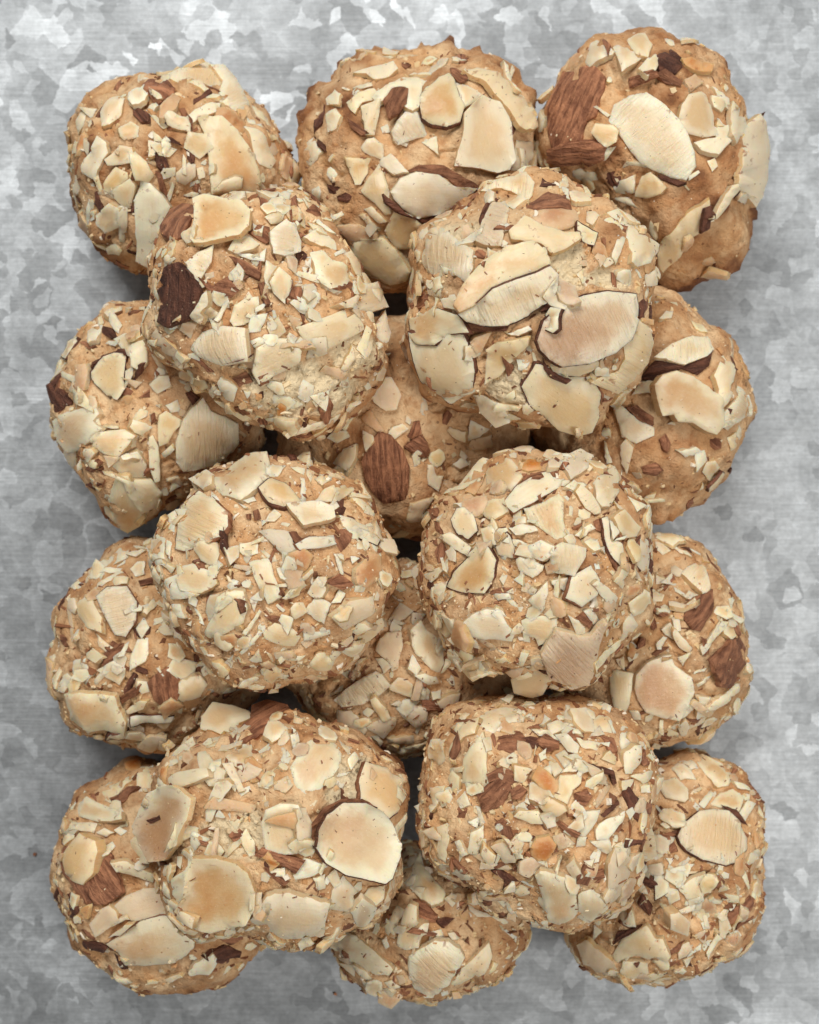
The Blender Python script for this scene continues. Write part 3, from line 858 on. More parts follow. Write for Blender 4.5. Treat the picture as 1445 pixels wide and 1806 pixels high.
FLAKES['F'] = '''
c 405,210 450,130 560,100 690,100 660,180 560,200 500,260 430,240
c 530,190 600,160 680,160 660,200 550,215
s 500,290 560,260 640,240 700,270 680,330 600,350 510,340
s 680,230 730,210 770,230 740,255
y 785,210 955,190 955,225 800,260
ck 1000,130 1090,90 1130,110 1110,170 1060,140
c 990,220 1080,150 1130,190 1125,260 1000,240
s 890,280 960,230 990,270 970,310 920,310
c 700,260 790,260 860,330 800,310 740,290
s 730,330 790,290 850,320 850,360 790,380
c 820,280 880,270 950,340 940,380 890,370
c 940,290 1070,320 1050,360 970,340
s 1060,280 1130,290 1160,340 1120,350
c 1170,210 1210,220 1230,310 1190,370 1160,300
y 230,400 280,320 330,200 385,170 380,260 330,290 270,370
s 270,400 310,290 330,370 290,450
t 320,540 340,410 430,270 455,330 465,480 475,550 430,580 370,535
ck 130,360 150,310 235,310 230,420 190,450 140,410
c 450,300 490,290 500,360 470,370
y 740,380 780,350 785,400 750,420
y 790,440 800,380 865,460 820,490
y 820,380 870,355 915,410 870,450
c 865,470 940,390 980,420 940,470
c 620,530 630,460 715,470 660,540
y 720,470 800,440 810,490 770,515 730,505
y 1085,410 1120,365 1155,400 1140,440
c 1195,490 1210,400 1270,360 1310,360 1290,430 1230,490
s 1270,420 1330,390 1330,440 1290,450
c 1250,500 1350,455 1370,490 1300,540
c 1180,520 1240,510 1220,560 1190,570
d 950,460 1000,440 1140,480 1150,540 1130,550 1120,500
g 985,420 1060,460 1110,510 1110,550 1040,540
y 815,600 850,490 965,485 960,530 920,570 890,640
s 405,590 480,530 560,500 590,560 540,650 440,690
s 590,570 640,540 680,570 650,620 600,620
yk 730,650 780,610 860,660 875,690 830,715 760,690
s 640,690 700,650 740,680 700,700
y 610,725 640,700 740,700 790,760 700,755
s 920,600 990,580 1020,620 980,660 930,640
d 1060,700 1160,630 1165,650 1080,715
d 1215,600 1240,560 1275,620 1270,740 1235,700
c 940,800 970,690 1070,680 1050,740 980,825
c 865,790 960,705 975,770 900,815
c 1040,780 1100,730 1190,680 1180,740 1100,830 1040,830
c 1020,850 1110,830 1135,920 1080,900
c 130,600 145,560 240,545 210,610 160,685 140,650
c 70,655 100,640 145,740 120,750
c 195,860 190,770 240,750 260,830 240,960 200,930
c 295,840 320,830 350,910 320,920
y 365,910 380,810 450,775 450,840 420,920
c 440,930 460,890 520,930 490,990
g 485,870 540,865 615,910 610,960 560,960
c 670,970 720,990 745,1010 700,1010
c 735,950 780,930 790,980
t 720,1030 750,1005 870,1040 930,1100 940,1240 850,1295 790,1270 760,1160
y 945,1130 1010,1110 1090,1150 1105,1220 1010,1300 950,1270
g 1100,1130 1120,980 1170,900 1250,890 1245,980 1200,1120 1150,1200 1110,1180
tr 1270,930 1290,820 1340,730 1370,820 1385,930 1330,960
c 1280,800 1290,680 1330,610 1330,680
c 155,920 280,980 290,1010 200,1020
c 290,1000 330,990 410,1060 350,1030
d 550,1010 660,1060 600,1050 580,1130 560,1120 565,1050 500,1020
s 580,990 610,960 620,1000
s 1020,1000 1080,980 1090,1030 1040,1045
c 880,990 920,960 970,1030 930,1060
c 970,940 1030,920 1010,960
c 590,850 610,850 650,930 630,940
c 520,1150 570,1150 560,1190
c 300,620 350,570 370,640 320,660
c 370,740 440,710 420,770
y 690,830 760,850 740,885 690,870
c 1170,920 1200,820 1240,830 1200,890
'''
FLAKES['L4'] = '''
s 290,290 430,220 340,290 360,370 320,330
s 440,350 540,270 600,260 540,350 470,390
t 350,330 430,250 560,150 620,120 610,180 520,280 430,360
y 600,290 630,110 715,100 710,190 690,300
t 220,390 280,330 350,370 470,410 470,460 350,490 240,460
c 135,530 170,490 215,560 200,590 160,620
s 165,470 210,480 240,560 215,540
s 80,720 110,670 210,590 250,570 350,610 430,720 470,880 480,960 400,1030 320,1040 220,1010 150,900 100,830
yk 78,725 118,648 205,580 305,632 325,705 298,840 242,912 185,892 108,830
c 350,570 400,540 460,570 410,600
c 475,550 510,530 560,560 520,590
y 440,790 550,780 650,830 730,850 720,900 600,870 500,850
g 460,1050 540,980 660,930 800,930 860,1000 820,1090 700,1120 590,1140 500,1090
c 740,770 790,760 840,840 810,850
g 310,1160 380,1070 440,1040 480,1080 500,1150 350,1245
c 440,1240 520,1180 560,1190 500,1240
s 1100,1230 1200,1200 1290,1200 1310,1270 1220,1300
tb 410,1330 540,1230 640,1150 760,1115 870,1130 910,1180 930,1220 990,1260 980,1320 900,1400 780,1450 540,1455 500,1390
d 1080,1400 1130,1350 1210,1310 1300,1340 1250,1430 1170,1470
c 950,1500 1000,1430 1110,1370 1150,1420 1080,1500 960,1520
c 800,1510 880,1490 910,1500 820,1540
d 120,1000 160,970 230,1080 210,1150 180,1120
g 115,1030 140,980 180,1060 165,1110
o 250,1060 300,1050 300,1130 270,1120
d 250,1270 330,1280 400,1340 380,1370 280,1320
'''
FLAKES['M4'] = '''
t 30,830 120,790 200,750 270,770 380,860 470,960 495,1000 470,1035 380,1010 280,960 160,890
y 250,990 330,1000 385,1040 370,1060 290,1030
c 460,1070 510,1045 580,1110 500,1110
y 890,1070 960,980 1130,850 1150,930 1100,1020 960,1090 890,1100
tr 610,1000 620,920 700,870 780,830 870,840 940,890 975,945 940,1000 890,1060 870,1110 770,1190 720,1190 650,1140 620,1060
s 635,650 640,560 720,570 800,650 790,690 700,680 640,670
c 535,830 560,650 590,610 640,620 650,700 690,740 670,860 580,870
ck 660,740 700,700 755,710 740,770 690,785
d 800,660 870,630 910,650 860,700
c 480,660 540,560 590,590 530,700
t 625,440 640,300 690,210 720,310 790,400 850,470 830,520 760,545 690,510
c 850,530 900,490 950,520 900,580
g 1000,560 1070,600 1170,640 1060,640 1010,600
c 880,750 920,740 960,780 900,790
c 1240,910 1330,830 1310,930
c 450,800 480,770 500,840 480,860
s 980,800 1000,765 1010,820
g 580,210 640,220 620,320 590,350
c 760,740 830,720 850,770 750,790
'''
FLAKES['R4'] = '''
s 1130,270 1170,200 1195,210 1160,270
t 885,120 970,75 1100,150 1180,220 1140,280 1070,290 1000,240 930,170
c 750,170 800,130 880,200 920,260 820,260
c 830,120 900,130 940,200 890,200
y 655,300 780,245 860,320 865,390 840,415 720,390
t 1010,440 1080,360 1170,330 1255,375 1210,490 1100,460
c 1210,490 1270,410 1325,430 1280,500 1240,560
y 1175,285 1270,310 1275,350 1200,330
d 1100,460 1200,490 1270,590 1230,570
crb 835,640 870,560 960,480 1060,465 1150,480 1230,550 1290,660 1280,730 1220,810 1120,835 980,800 890,740 850,690
c 690,560 750,530 805,570 730,590
c 720,490 780,470 830,520
s 680,640 760,620 800,640 740,680
s 710,720 770,680 790,740 730,770
g 600,840 680,830 700,900 660,930 590,880
d 530,940 610,900 670,970 610,990
d 550,1130 590,1080 640,1120 620,1180
y 805,1000 880,960 985,920 980,1020 940,1130 880,1090
c 690,1020 720,960 770,1000 770,1080
s 990,960 1060,950 1100,990 1030,1000
s 1145,1200 1200,1120 1330,1010 1335,1080 1240,1190 1160,1250
c 1075,1310 1070,1200 1120,1170 1155,1260 1110,1320
ck 780,1290 790,1200 840,1180 900,1230 870,1300
c 1140,1300 1190,1260 1230,1300 1160,1340
d 360,1380 400,1280 560,1250 530,1290 430,1330
y 420,1540 440,1480 600,1490 610,1550 540,1590 440,1580
y 360,1450 430,1340 580,1270 640,1340 690,1350 740,1460 720,1500 640,1480 500,1460 400,1490
g 120,1400 190,1380 320,1460 410,1560 340,1590 200,1520
y 575,1570 620,1550 720,1560 700,1600 590,1640
d 510,1490 550,1480 530,1520
o 1300,620 1355,610 1350,700 1320,730
c 1290,760 1350,720 1330,820 1290,850
d 830,1440 870,1430 900,1510 860,1500
c 430,1240 490,1170 525,1250
c 960,1220 1010,1210 1020,1260 970,1260
c 970,1350 1030,1330 1010,1370
c 1130,1100 1190,1100 1150,1140
c 840,740 890,740 870,770
c 720,790 780,790 750,840
'''
# ------------------------------------------------------------------ value noise (vectorised)
def vnoise(P, seed=0):
    P = np.asarray(P, float); I = np.floor(P).astype(np.int64); F = P - I
    F = F * F * F * (F * (F * 6 - 15) + 10)
    def h(i, j, k):
        n = (i * 374761393 + j * 668265263 + k * 2147483647 + seed * 1274126177) & 0xffffffff
        n = ((n ^ (n >> 13)) * 1274126177) & 0xffffffff
        n = ((n ^ (n >> 16)) * 2246822519) & 0xffffffff
        return ((n ^ (n >> 15)) & 0xffff) / 65535.0
    x, y, z = I[:, 0], I[:, 1], I[:, 2]; fx, fy, fz = F[:, 0], F[:, 1], F[:, 2]
    c = 0
    for a in (0, 1):
        for b in (0, 1):
            for d in (0, 1):
                c = c + h(x + a, y + b, z + d) * (fx if a else 1 - fx) * (fy if b else 1 - fy) * (fz if d else 1 - fz)
    return c * 2 - 1
def fbm(P, oct=3, seed=0, gain=0.5):
    s = 0; a = 1.0
    for o in range(oct):
        s = s + a * vnoise(P * (2.03 ** o) + 17.7 * o, seed + o); a *= gain
    return s

def px_dir(px, py):
    return np.array([(px - 722.5) * MM / DIST, (903 - py) * MM / DIST, -1.0])
CAMP = np.array([0, 0, CAMZ])
def px_world(px, py, z):
    return CAMP + px_dir(px, py) * (CAMZ - z)

def mesh_obj(name, verts, faces, mats, parent=None, smooth=True, mat_idx=None):
    me = bpy.data.meshes.new(name)
    me.from_pydata([tuple(v) for v in verts], [], faces)
    for m in mats: me.materials.append(m)
    if mat_idx is not None: me.polygons.foreach_set('material_index', mat_idx)
    me.polygons.foreach_set('use_smooth', [smooth] * len(me.polygons))
    o = bpy.data.objects.new(name, me); col.objects.link(o)
    if parent is not None:
        o.parent = parent
        o.location = -Vector(parent.location)      # parts are modelled in place
    return o

def float_attr(me, name, vals):
    a = me.attributes.new(name, 'FLOAT', 'POINT'); a.data.foreach_set('value', np.asarray(vals, np.float32))
def vec_attr(me, name, vals):
    a = me.attributes.new(name, 'FLOAT_VECTOR', 'POINT'); a.data.foreach_set('vector', np.asarray(vals, np.float32).ravel())

# ------------------------------------------------------------------ the sheet the cookies lie on
STEEL = galvanized()
n = 24; S = 0.6
gv = [(-S + 2 * S * i / n, -S + 2 * S * j / n, 0) for j in range(n + 1) for i in range(n + 1)]
gf = [(j * (n + 1) + i, j * (n + 1) + i + 1, (j + 1) * (n + 1) + i + 1, (j + 1) * (n + 1) + i) for j in range(n) for i in range(n)]
sheet = mesh_obj('metal_sheet', gv, gf, [STEEL])
sheet['kind'] = 'structure'
sheet['label'] = 'spangled galvanized steel sheet under the cookies'

DOUGH = dough_material(); CRUMB = crumb_material()

# ------------------------------------------------------------------ cookie body
NT_, NP_ = 176, 92
def outline_radius(poly, c):
    th = np.linspace(0, 2 * math.pi, 720, endpoint=False)
    R = np.zeros(720)
    for i in range(len(poly)):
        a = poly[i] - c; b = poly[(i + 1) % len(poly)] - c; e = b - a
        d = np.stack([np.cos(th), np.sin(th)], 1)
        den = d[:, 0] * e[1] - d[:, 1] * e[0]
        den = np.where(abs(den) < 1e-12, 1e-12, den)
        t = (a[0] * e[1] - a[1] * e[0]) / den
        s = (a[0] * d[:, 1] - a[1] * d[:, 0]) / den
        ok = (s >= -1e-6) & (s <= 1 + 1e-6) & (t > 0)
        R = np.where(ok & (t > R), t, R)
    good = R > 0
    R = np.interp(th, th[good], R[good], period=2 * math.pi)
    def sm(w):
        k = np.exp(-0.5 * (np.arange(-60, 61) / w) ** 2); k /= k.sum()
        return np.convolve(np.concatenate([R[-60:], R, R[:60]]), k, 'valid')
    return th, sm(6), sm(40)

def make_body(spec, seed):
    zc, ht, hb = spec['zc'], spec['ht'], spec['hb']
    poly = np.array([px_world(x, y, zc)[:2] for x, y in spec['outline']])
    # area centroid
    x, y = poly[:, 0], poly[:, 1]; x2, y2 = np.roll(x, -1), np.roll(y, -1)
    cr = x * y2 - x2 * y; A = cr.sum() / 2
    c = np.array([((x + x2) * cr).sum(), ((y + y2) * cr).sum()]) / (6 * A)
    th0, Rf, Rs = outline_radius(poly, c)
    th = np.linspace(0, 2 * math.pi, NT_, endpoint=False)
    rf = np.interp(th, th0, Rf, period=2 * math.pi); rs = np.interp(th, th0, Rs, period=2 * math.pi)
    ph = np.linspace(-math.pi / 2, math.pi / 2, NP_)
    TH, PH = np.meshgrid(th, ph)
    blend = np.cos(PH) ** 2
    R = (rf[None] * blend + rs[None] * (1 - blend)) * 0.992
    up = PH > 0
    nn = np.where(up, 2.25, 2.7)
    rad = R * np.cos(PH).clip(0) ** (2 / nn)
    zz = np.where(up, ht, hb) * np.sign(PH) * abs(np.sin(PH)) ** (2 / nn)
    lean = spec.get('lean', (0, 0))
    X = c[0] + rad * np.cos(TH) + lean[0] * zz * np.where(up, 1, 0.3)
    Y = c[1] + rad * np.sin(TH) + lean[1] * zz * np.where(up, 1, 0.3)
    P = np.stack([X.ravel(), Y.ravel(), zc + zz.ravel()], 1)
    # outward direction for displacement
    N = np.stack([(rad * np.cos(TH)).ravel() / R.mean() ** 2, (rad * np.sin(TH)).ravel() / R.mean() ** 2, zz.ravel() / (ht * ht)], 1)
    N /= np.linalg.norm(N, axis=1, keepdims=True) + 1e-9
    Q = P * 1000.0
    lump = fbm(Q / 9.0, 2, seed) * 1.4 + fbm(Q / 3.2, 2, seed + 11) * 0.5
    crease = np.clip(0.16 - abs(fbm(Q / 6.5, 3, seed + 23)), 0, 1) / 0.16
    d = lump + fbm(Q / 1.1, 3, seed + 31) * 0.21 - 0.9 * crease ** 2
    crumb = np.zeros(len(P))
    for (cx, cy, rx, ry) in spec.get('crumb', []):
        w = px_world(cx, cy, zc + ht * 0.7)
        q = ((P[:, 0] - w[0]) / (rx * MM)) ** 2 + ((P[:, 1] - w[1]) / (ry * MM)) ** 2
        q = q + 0.55 * fbm(Q / 2.2, 3, seed + 5)
        crumb = np.maximum(crumb, np.clip((1.25 - q) / 0.5, 0, 1) * (P[:, 2] > zc))
    d = d - crumb * (0.6 + 0.42 * fbm(Q / 1.3, 3, seed + 41) + 0.35 * abs(vnoise(Q / 0.8, seed + 3)))
    # ruffled foot round the base
    PHr, THr = PH.ravel(), TH.ravel(); feet_t = np.zeros(len(P))
    for (a0, a1, amp) in spec.get('feet', []):
        da = np.abs((np.degrees(THr) - (a0 + a1) / 2 + 180) % 360 - 180)
        wt = np.clip((abs(a1 - a0) / 2 - da) / 10, 0, 1) * np.exp(-((PHr + 0.12) / 0.25) ** 2)
        f = np.clip(vnoise(np.stack([THr * 13, PHr * 0 + 0.5, PHr * 0], 1), seed + 77) + 0.02, 0, 1)
        d = d + wt * f * amp
        feet_t = feet_t + wt * np.clip(f * 2.2 + 0.15, 0, 1)
    fade = np.clip(np.cos(PHr) * 6, 0.25, 1)
    P = P + N * (d * fade)[:, None] / 1000.0
    P[:, 2] = np.maximum(P[:, 2], 0.0002)
    toast = np.clip(0.62 - (P[:, 2] - zc) / ht * 1.25 - 0.55, 0, 1) * 0.85 + np.clip(lump * 0.38, -0.1, 0.35) + 0.07 + spec.get('brown', 0)
    toast = np.clip(toast + 0.42 * fbm(Q / 4.5, 2, seed + 51) - 0.3 * crumb + feet_t, 0, 1)
    F = []
    for j in range(NP_ - 1):
        for i in range(NT_):
            i2 = (i + 1) % NT_
            F.append((j * NT_ + i, j * NT_ + i2, (j + 1) * NT_ + i2, (j + 1) * NT_ + i))
    return P, F, toast, crumb, c

# ------------------------------------------------------------------ slices and shards
def chaikin(p):
    q = []
    for i in range(len(p)):
        o, a, b = p[i - 1], p[i], p[(i + 1) % len(p)]
        e, f = a - o, b - a
        turn = math.degrees(abs(math.atan2(e[0] * f[1] - e[1] * f[0], e @ f)))
        if turn < 62:      # part of a natural curve: round it, keeping the area
            mid = (o + b) / 2; a2 = a + (a - mid) * 0.10
            q += [a2 * 0.76 + o * 0.24, a * 0.35 + a2 * 0.65, a2 * 0.76 + b * 0.24]
        else: q.append(a)  # a snapped corner stays sharp
    return np.array(q)

def prepare_outline(poly, rng, rounded, step, jit):
    p = np.array(poly, float)
    A = 0.5 * (p[:, 0] * np.roll(p[:, 1], -1) - np.roll(p[:, 0], -1) * p[:, 1]).sum()
    if A < 0: p = p[::-1]
    if rounded:
        p = chaikin(p)
        if len(poly) >= 8: p = chaikin(p)
    out = []
    for i in range(len(p)):
        a, b = p[i], p[(i + 1) % len(p)]
        L = np.linalg.norm(b - a); m = max(1, int(round(L / step)))
        nrm = np.array([b[1] - a[1], a[0] - b[0]]) / (L + 1e-9)
        for j in range(m):
            q = a + (b - a) * j / m
            out.append(q + nrm * rng.gauss(0, jit if j else jit * 0.3))
    return np.array(out)

def seg_dist(pts, poly):
    d = np.full(len(pts), 1e9)
    for i in range(len(poly)):
        a, b = poly[i], poly[(i + 1) % len(poly)]; e = b - a
        t = np.clip(((pts - a) @ e) / (e @ e + 1e-12), 0, 1)
        d = np.minimum(d, np.linalg.norm(pts - (a + t[:, None] * e), axis=1))
    return d

def inside(pts, poly):
    r = np.zeros(len(pts), bool)
    for i in range(len(poly)):
        a, b = poly[i], poly[(i + 1) % len(poly)]
        c = ((a[1] > pts[:, 1]) != (b[1] > pts[:, 1]))
        xs = (b[0] - a[0]) * (pts[:, 1] - a[1]) / (b[1] - a[1] + 1e-12) + a[0]
        r ^= c & (pts[:, 0] < xs)
    return r

class Cookie:
    def __init__(s, P, F, seed):
        s.bvhs = [BVHTree.FromPolygons([Vector(v) for v in P], F)]
        s.rng = random.Random(seed)
    def cast(s, o, d, body_only=False):
        best = None; who = -1
        for i, b in enumerate(s.bvhs[:1] if body_only else s.bvhs):
            h = b.ray_cast(o, d, 1.0)
            if h[0] is not None and (best is None or h[3] < best[3]): best = h; who = i
        return best, who

def build_flake(ck, parent, name, outline, to_ray, frame, px_mm, codes, thick, register=True, lift=0.3, max_slope=1.3, tilt=None, strict=False):
    """outline: 2-D points (pixels or mm); to_ray maps one to (origin, direction); frame = (O,U,V,N) to fit the resting plane in."""
    rng = ck.rng
    base = codes[0]; ridged = 'r' in codes
    size = outline.max(0) - outline.min(0); big = max(size) * px_mm          # mm
    # interior points
    pts = [outline]
    if big > 2.2:
        inner = []
        stp = max(size) / (6 if big > 7 else 4)
        g = np.mgrid[outline[:, 0].min():outline[:, 0].max():stp, outline[:, 1].min():outline[:, 1].max():stp].reshape(2, -1).T
        g = g + np.array([[rng.uniform(-.25, .25) * stp, rng.uniform(-.25, .25) * stp] for _ in g]) + stp * 0.4
        g = g[inside(g, outline)] if len(g) else g
        if len(g): g = g[seg_dist(g, outline) > 0.75 / px_mm]
        if len(g): inner.append(g)
        # bevel ring
        prv, nxt = np.roll(outline, 1, 0), np.roll(outline, -1, 0)
        tn = nxt - prv; nrm = np.stack([-tn[:, 1], tn[:, 0]], 1); nrm /= np.linalg.norm(nrm, axis=1, keepdims=True) + 1e-9
        ring = outline + nrm * (0.34 / px_mm)
        ring = ring[::2]
        ok = inside(ring, outline) & (seg_dist(ring, outline) > 0.22 / px_mm)
        if ok.any(): inner.append(ring[ok])
        pts += inner
    pts = np.concatenate(pts)
    nO = len(outline)
    res = delaunay_2d_cdt([Vector(p) for p in pts], [(i, (i + 1) % nO) for i in range(nO)], [], 1, 1e-6)
    V2 = np.array([tuple(v) for v in res[0]]); tris = [tuple(f) for f in res[2] if len(f) >= 3]
    if len(tris) == 0: return None
    dist = seg_dist(V2, outline) * px_mm
    # where the surface lies under each point
    O, U, V, N = frame
    M = np.stack([U, V, N])
    rays = [to_ray(p) for p in V2]
    hits = []; who = []
    for o, d in rays:
        h, w = ck.cast(Vector(o), Vector(d))
        hits.append(None if h is None else np.array(h[0])); who.append(w)
    got = [i for i, h in enumerate(hits) if h is not None]
    if strict == 'poly' and len(got) < 0.6 * len(hits): return None
    if strict is True and (len(got) < 0.9 * len(hits) or any(np.linalg.norm(hits[i] - O) > 0.0008 * big + 0.0012 for i in got)): return None
    if len(got) < 3:
        b = ck.bvhs[0]
        for i, (o, d) in enumerate(rays):
            t = (O - o) @ N / (d @ N)
            hits[i] = np.array(b.find_nearest(Vector(o + d * t))[0])
        got = list(range(len(rays)))
    L = np.array([M @ (hits[i] - O) for i in got])
    # discard hits far below the rest (past the edge of the cookie)
    med = np.median(L[:, 2]); keep = L[:, 2] > med - 0.006
    Lk = L[keep] if keep.sum() >= 3 else L
    G = np.c_[Lk[:, :2], np.ones(len(Lk))]
    sol = np.linalg.lstsq(G.T @ G + np.diag([1e-9, 1e-9, 0]), G.T @ Lk[:, 2], rcond=None)[0]
    gr = math.hypot(sol[0], sol[1])
    if 'v' in codes: max_slope = 3.0
    if gr > max_slope: sol[:2] *= max_slope / gr
    tw = 0.11 if big > 9 else (0.2 if big > 4 else 0.32)
    if tilt is not None: tw = tilt
    sol[0] += rng.gauss(0, tw); sol[1] += rng.gauss(0, tw)
    gr = math.hypot(sol[0], sol[1]); mx = 0.85 if strict else max_slope * 1.2
    if gr > mx: sol[:2] *= mx / gr
    resid = Lk[:, 2] - Lk[:, :2] @ sol[:2]
    if big > 4:                                     # probe between the vertices too, so that nothing pokes through
        st2 = max(size) / 11
        gg = np.mgrid[outline[:, 0].min():outline[:, 0].max():st2, outline[:, 1].min():outline[:, 1].max():st2].reshape(2, -1).T
        gg = gg[inside(gg, outline)]
        ex = []
        for q in gg:
            o_, d_ = to_ray(q); h_, w_ = ck.cast(Vector(o_), Vector(d_))
            if h_ is not None: ex.append(M @ (np.array(h_[0]) - O))
        if ex:
            ex = np.array(ex); ex = ex[ex[:, 2] > med - 0.006]
            resid = np.concatenate([resid, ex[:, 2] - ex[:, :2] @ sol[:2]])
    c0 = np.percentile(resid, 96 if big > 4 else 84)
    top = c0 + lift * thick / 1000.0
    nl = np.array([-sol[0], -sol[1], 1.0]); nl /= np.linalg.norm(nl); Nw = nl @ M
    residf = {got[i]: L[i, 2] - L[i, :2] @ sol[:2] - c0 for i in range(len(got))}
    cen = V2.mean(0); rr = np.linalg.norm(V2 - cen, axis=1); rmax = rr.max() + 1e-9
    ang = rng.uniform(0, math.pi); ax = np.array([math.cos(ang), math.sin(ang)])
    cup = rng.choice([-1, -1, 1]) * rng.uniform(0.25, 0.85) * min(1.0, big / 10.0)
    if 'e' in codes: cup = 0.8
    W = np.zeros((len(V2), 3))
    for i, (o, d) in enumerate(rays):
        lo, ld = M @ (o - O), M @ d
        den = ld[2] - sol[0] * ld[0] - sol[1] * ld[1]
        t = (sol[0] * lo[0] + sol[1] * lo[1] + top - lo[2]) / den
        w = o + d * t
        bend = np.clip(residf.get(i, -0.0015), -0.0024, 0.0012) * (0.36 + 0.2 * math.exp(-dist[i] / 1.0))
        prof = cup * ((V2[i] - cen) @ ax / rmax) ** 2 + (cup * 0.5) * (rr[i] / rmax) ** 2
        if 'e' in codes: prof = 1.5 * math.exp(-dist[i] / 1.2) - 0.15
        edge = -0.28 * min(1, thick) * max(0, 1 - dist[i] / 0.42) ** 1.5
        W[i] = w + Nw * (bend + (prof + edge) / 1000.0)
    W = W + Nw * (fbm(W * 1000 / 1.6, 2, 3) * (0.09 if big > 3 else 0.05) / 1000)[:, None]
    nV = len(W)
    wob = np.array([rng.uniform(0.94, 1.06) for _ in range(nV)])
    B = W - Nw * (thick / 1000.0 * wob)[:, None]
    loop = list(range(nO))
    if len(res[3]) and len(V2):                     # outline order may be re-indexed by the triangulation
        back = {}
        for vi, orig in enumerate(res[3]):
            for oi in orig: back[oi] = vi
        loop = [back.get(i, i) for i in range(nO)]
    # keep the faces facing up
    up = []
    for f in tris:
        a, b, c = W[f[0]], W[f[1]], W[f[2]]
        up.append(f if np.cross(b - a, c - a) @ Nw > 0 else f[::-1])
    faces = up + [tuple(i + nV for i in f[::-1]) for f in up]
    mi = [0] * len(faces)
    # side walls, with their own vertices so that the edge stays crisp
    sv0 = 2 * nV; side_v = []
    for i in loop: side_v += [W[i], B[i]]
    nl_ = len(loop)
    cc = W.mean(0)
    for i in range(nl_):
        j = (i + 1) % nl_
        f = (sv0 + 2 * i, sv0 + 2 * i + 1, sv0 + 2 * j + 1, sv0 + 2 * j)
        a, b, c = side_v[2 * i], side_v[2 * i + 1], side_v[2 * j]
        nf = np.cross(b - a, c - a); tgt = (a + c) / 2 - cc
        edge_t = side_v[2 * j] - side_v[2 * i]
        faces.append(f if np.cross(edge_t, Nw) @ nf >= 0 else f[::-1]); mi.append(1)
    rim = None
    if 'b' in codes:                                # a strip of brown skin left round the slice, as a piece of its own
        n_up = 2 * len(up)
        faces, mi = faces[:n_up], mi[:n_up]
        Wl, Bl = W[loop], B[loop]
        tg = np.roll(Wl, -1, 0) - np.roll(Wl, 1, 0)
        ow = np.cross(tg, Nw); ow /= np.linalg.norm(ow, axis=1, keepdims=True) + 1e-12
        if ((Wl - Wl.mean(0)) * ow).sum() < 0: ow = -ow
        wv = np.array([0.015 + 0.17 * max(0.0, math.sin(i / nl_ * 6.283 + ang) + 0.1) for i in range(nl_)]) / 1000
        o1 = Wl + ow * wv[:, None] + Nw * 0.00002; o2 = Bl + ow * wv[:, None] * 0.8
        rv = np.concatenate([Wl + Nw * 0.00003, o1, o2, Bl]); rf = []
        for r_ in range(3):
            for i in range(nl_):
                j = (i + 1) % nl_
                rf.append((r_ * nl_ + i, (r_ + 1) * nl_ + i, (r_ + 1) * nl_ + j, r_ * nl_ + j))
        rim = (rv, rf); side_v = side_v[:0]
    verts = np.concatenate([W, B, np.array(side_v)]) if len(side_v) else np.concatenate([W, B])
    face_m = fmat(base, ridged)
    if base in 'sd': side_m = fmat(base, False)
    else:
        if 'edge' not in _mc: _mc['edge'] = EDGE()
        side_m = _mc['edge']
    o = mesh_obj(name, verts, faces, [face_m, side_m], parent, True, mi)
    # coordinates along / across the slice, in millimetres
    X = (V2 - cen) * px_mm
    cov = X.T @ X; ev, evec = np.linalg.eigh(cov)
    X = X @ evec[:, ::-1]
    X3 = np.c_[X, np.zeros(nV)]
    sx = []
    for i in loop: sx += [X3[i], X3[i] + np.array([0, 0, 1.0])]
    if rim is not None: sx = np.zeros((0, 3))
    vec_attr(o.data, 'flake_co', np.concatenate([X3, X3, np.array(sx)]))
    idist = np.clip(dist / max(0.8, 0.26 * big), 0, 1)
    float_attr(o.data, 'inner', np.concatenate([idist, idist, np.zeros(len(sx))]))
    if rim is not None:
        ro = mesh_obj('skin_rim', rim[0], rim[1], [fmat(rng.choice('dds'), False)], None)
        ro.parent = o
        xr = X3[loop]; vec_attr(ro.data, 'flake_co', np.concatenate([xr + np.array([0, 0, 0.4 * q]) for q in range(4)]))
    if register:
        ck.bvhs.append(BVHTree.FromPolygons([Vector(v) for v in W], [tuple(f) for f in up]))
    return o

def part_name(code):
    return 'almond_skin' if code in 'sd' else 'almond_flake'  # one d piece on cookie B is painted gap shade, not skin

def pixel_flake(ck, parent, codes, pts):
    rng = ck.rng
    p = np.array(pts, float)
    size = max(p.max(0) - p.min(0))
    rounded = len(p) >= 6
    step = 9 if size > 60 else 7
    ol = prepare_outline(p, rng, rounded, step, 0.55)
    thick = {'s': 1.0, 'd': 0.9}.get(codes[0], 1.0) * (0.8 if size < 30 else 1.0)
    if 'k' in codes: thick = 2.0
    cx, cy = ol.mean(0)
    d0 = px_dir(cx, cy)
    h, w = ck.cast(Vector(CAMP), Vector(d0))
    if h is None:
        # hangs over the rim: level with the nearest bit of the cookie
        q = px_world(cx, cy, ck.zc); q = np.array(ck.bvhs[0].find_nearest(Vector(q))[0])
        O = CAMP + d0 * (CAMZ - q[2])
    else: O = np.array(h[0])
    fr = (O, np.array([1., 0, 0]), np.array([0, 1., 0]), np.array([0, 0, 1.]))
    ray = lambda q: (CAMP, px_dir(q[0], q[1]))
    return build_flake(ck, parent, part_name(codes[0]), ol, ray, fr, 0.1 * (CAMZ - O[2]) / DIST, codes, thick, lift=0.75)

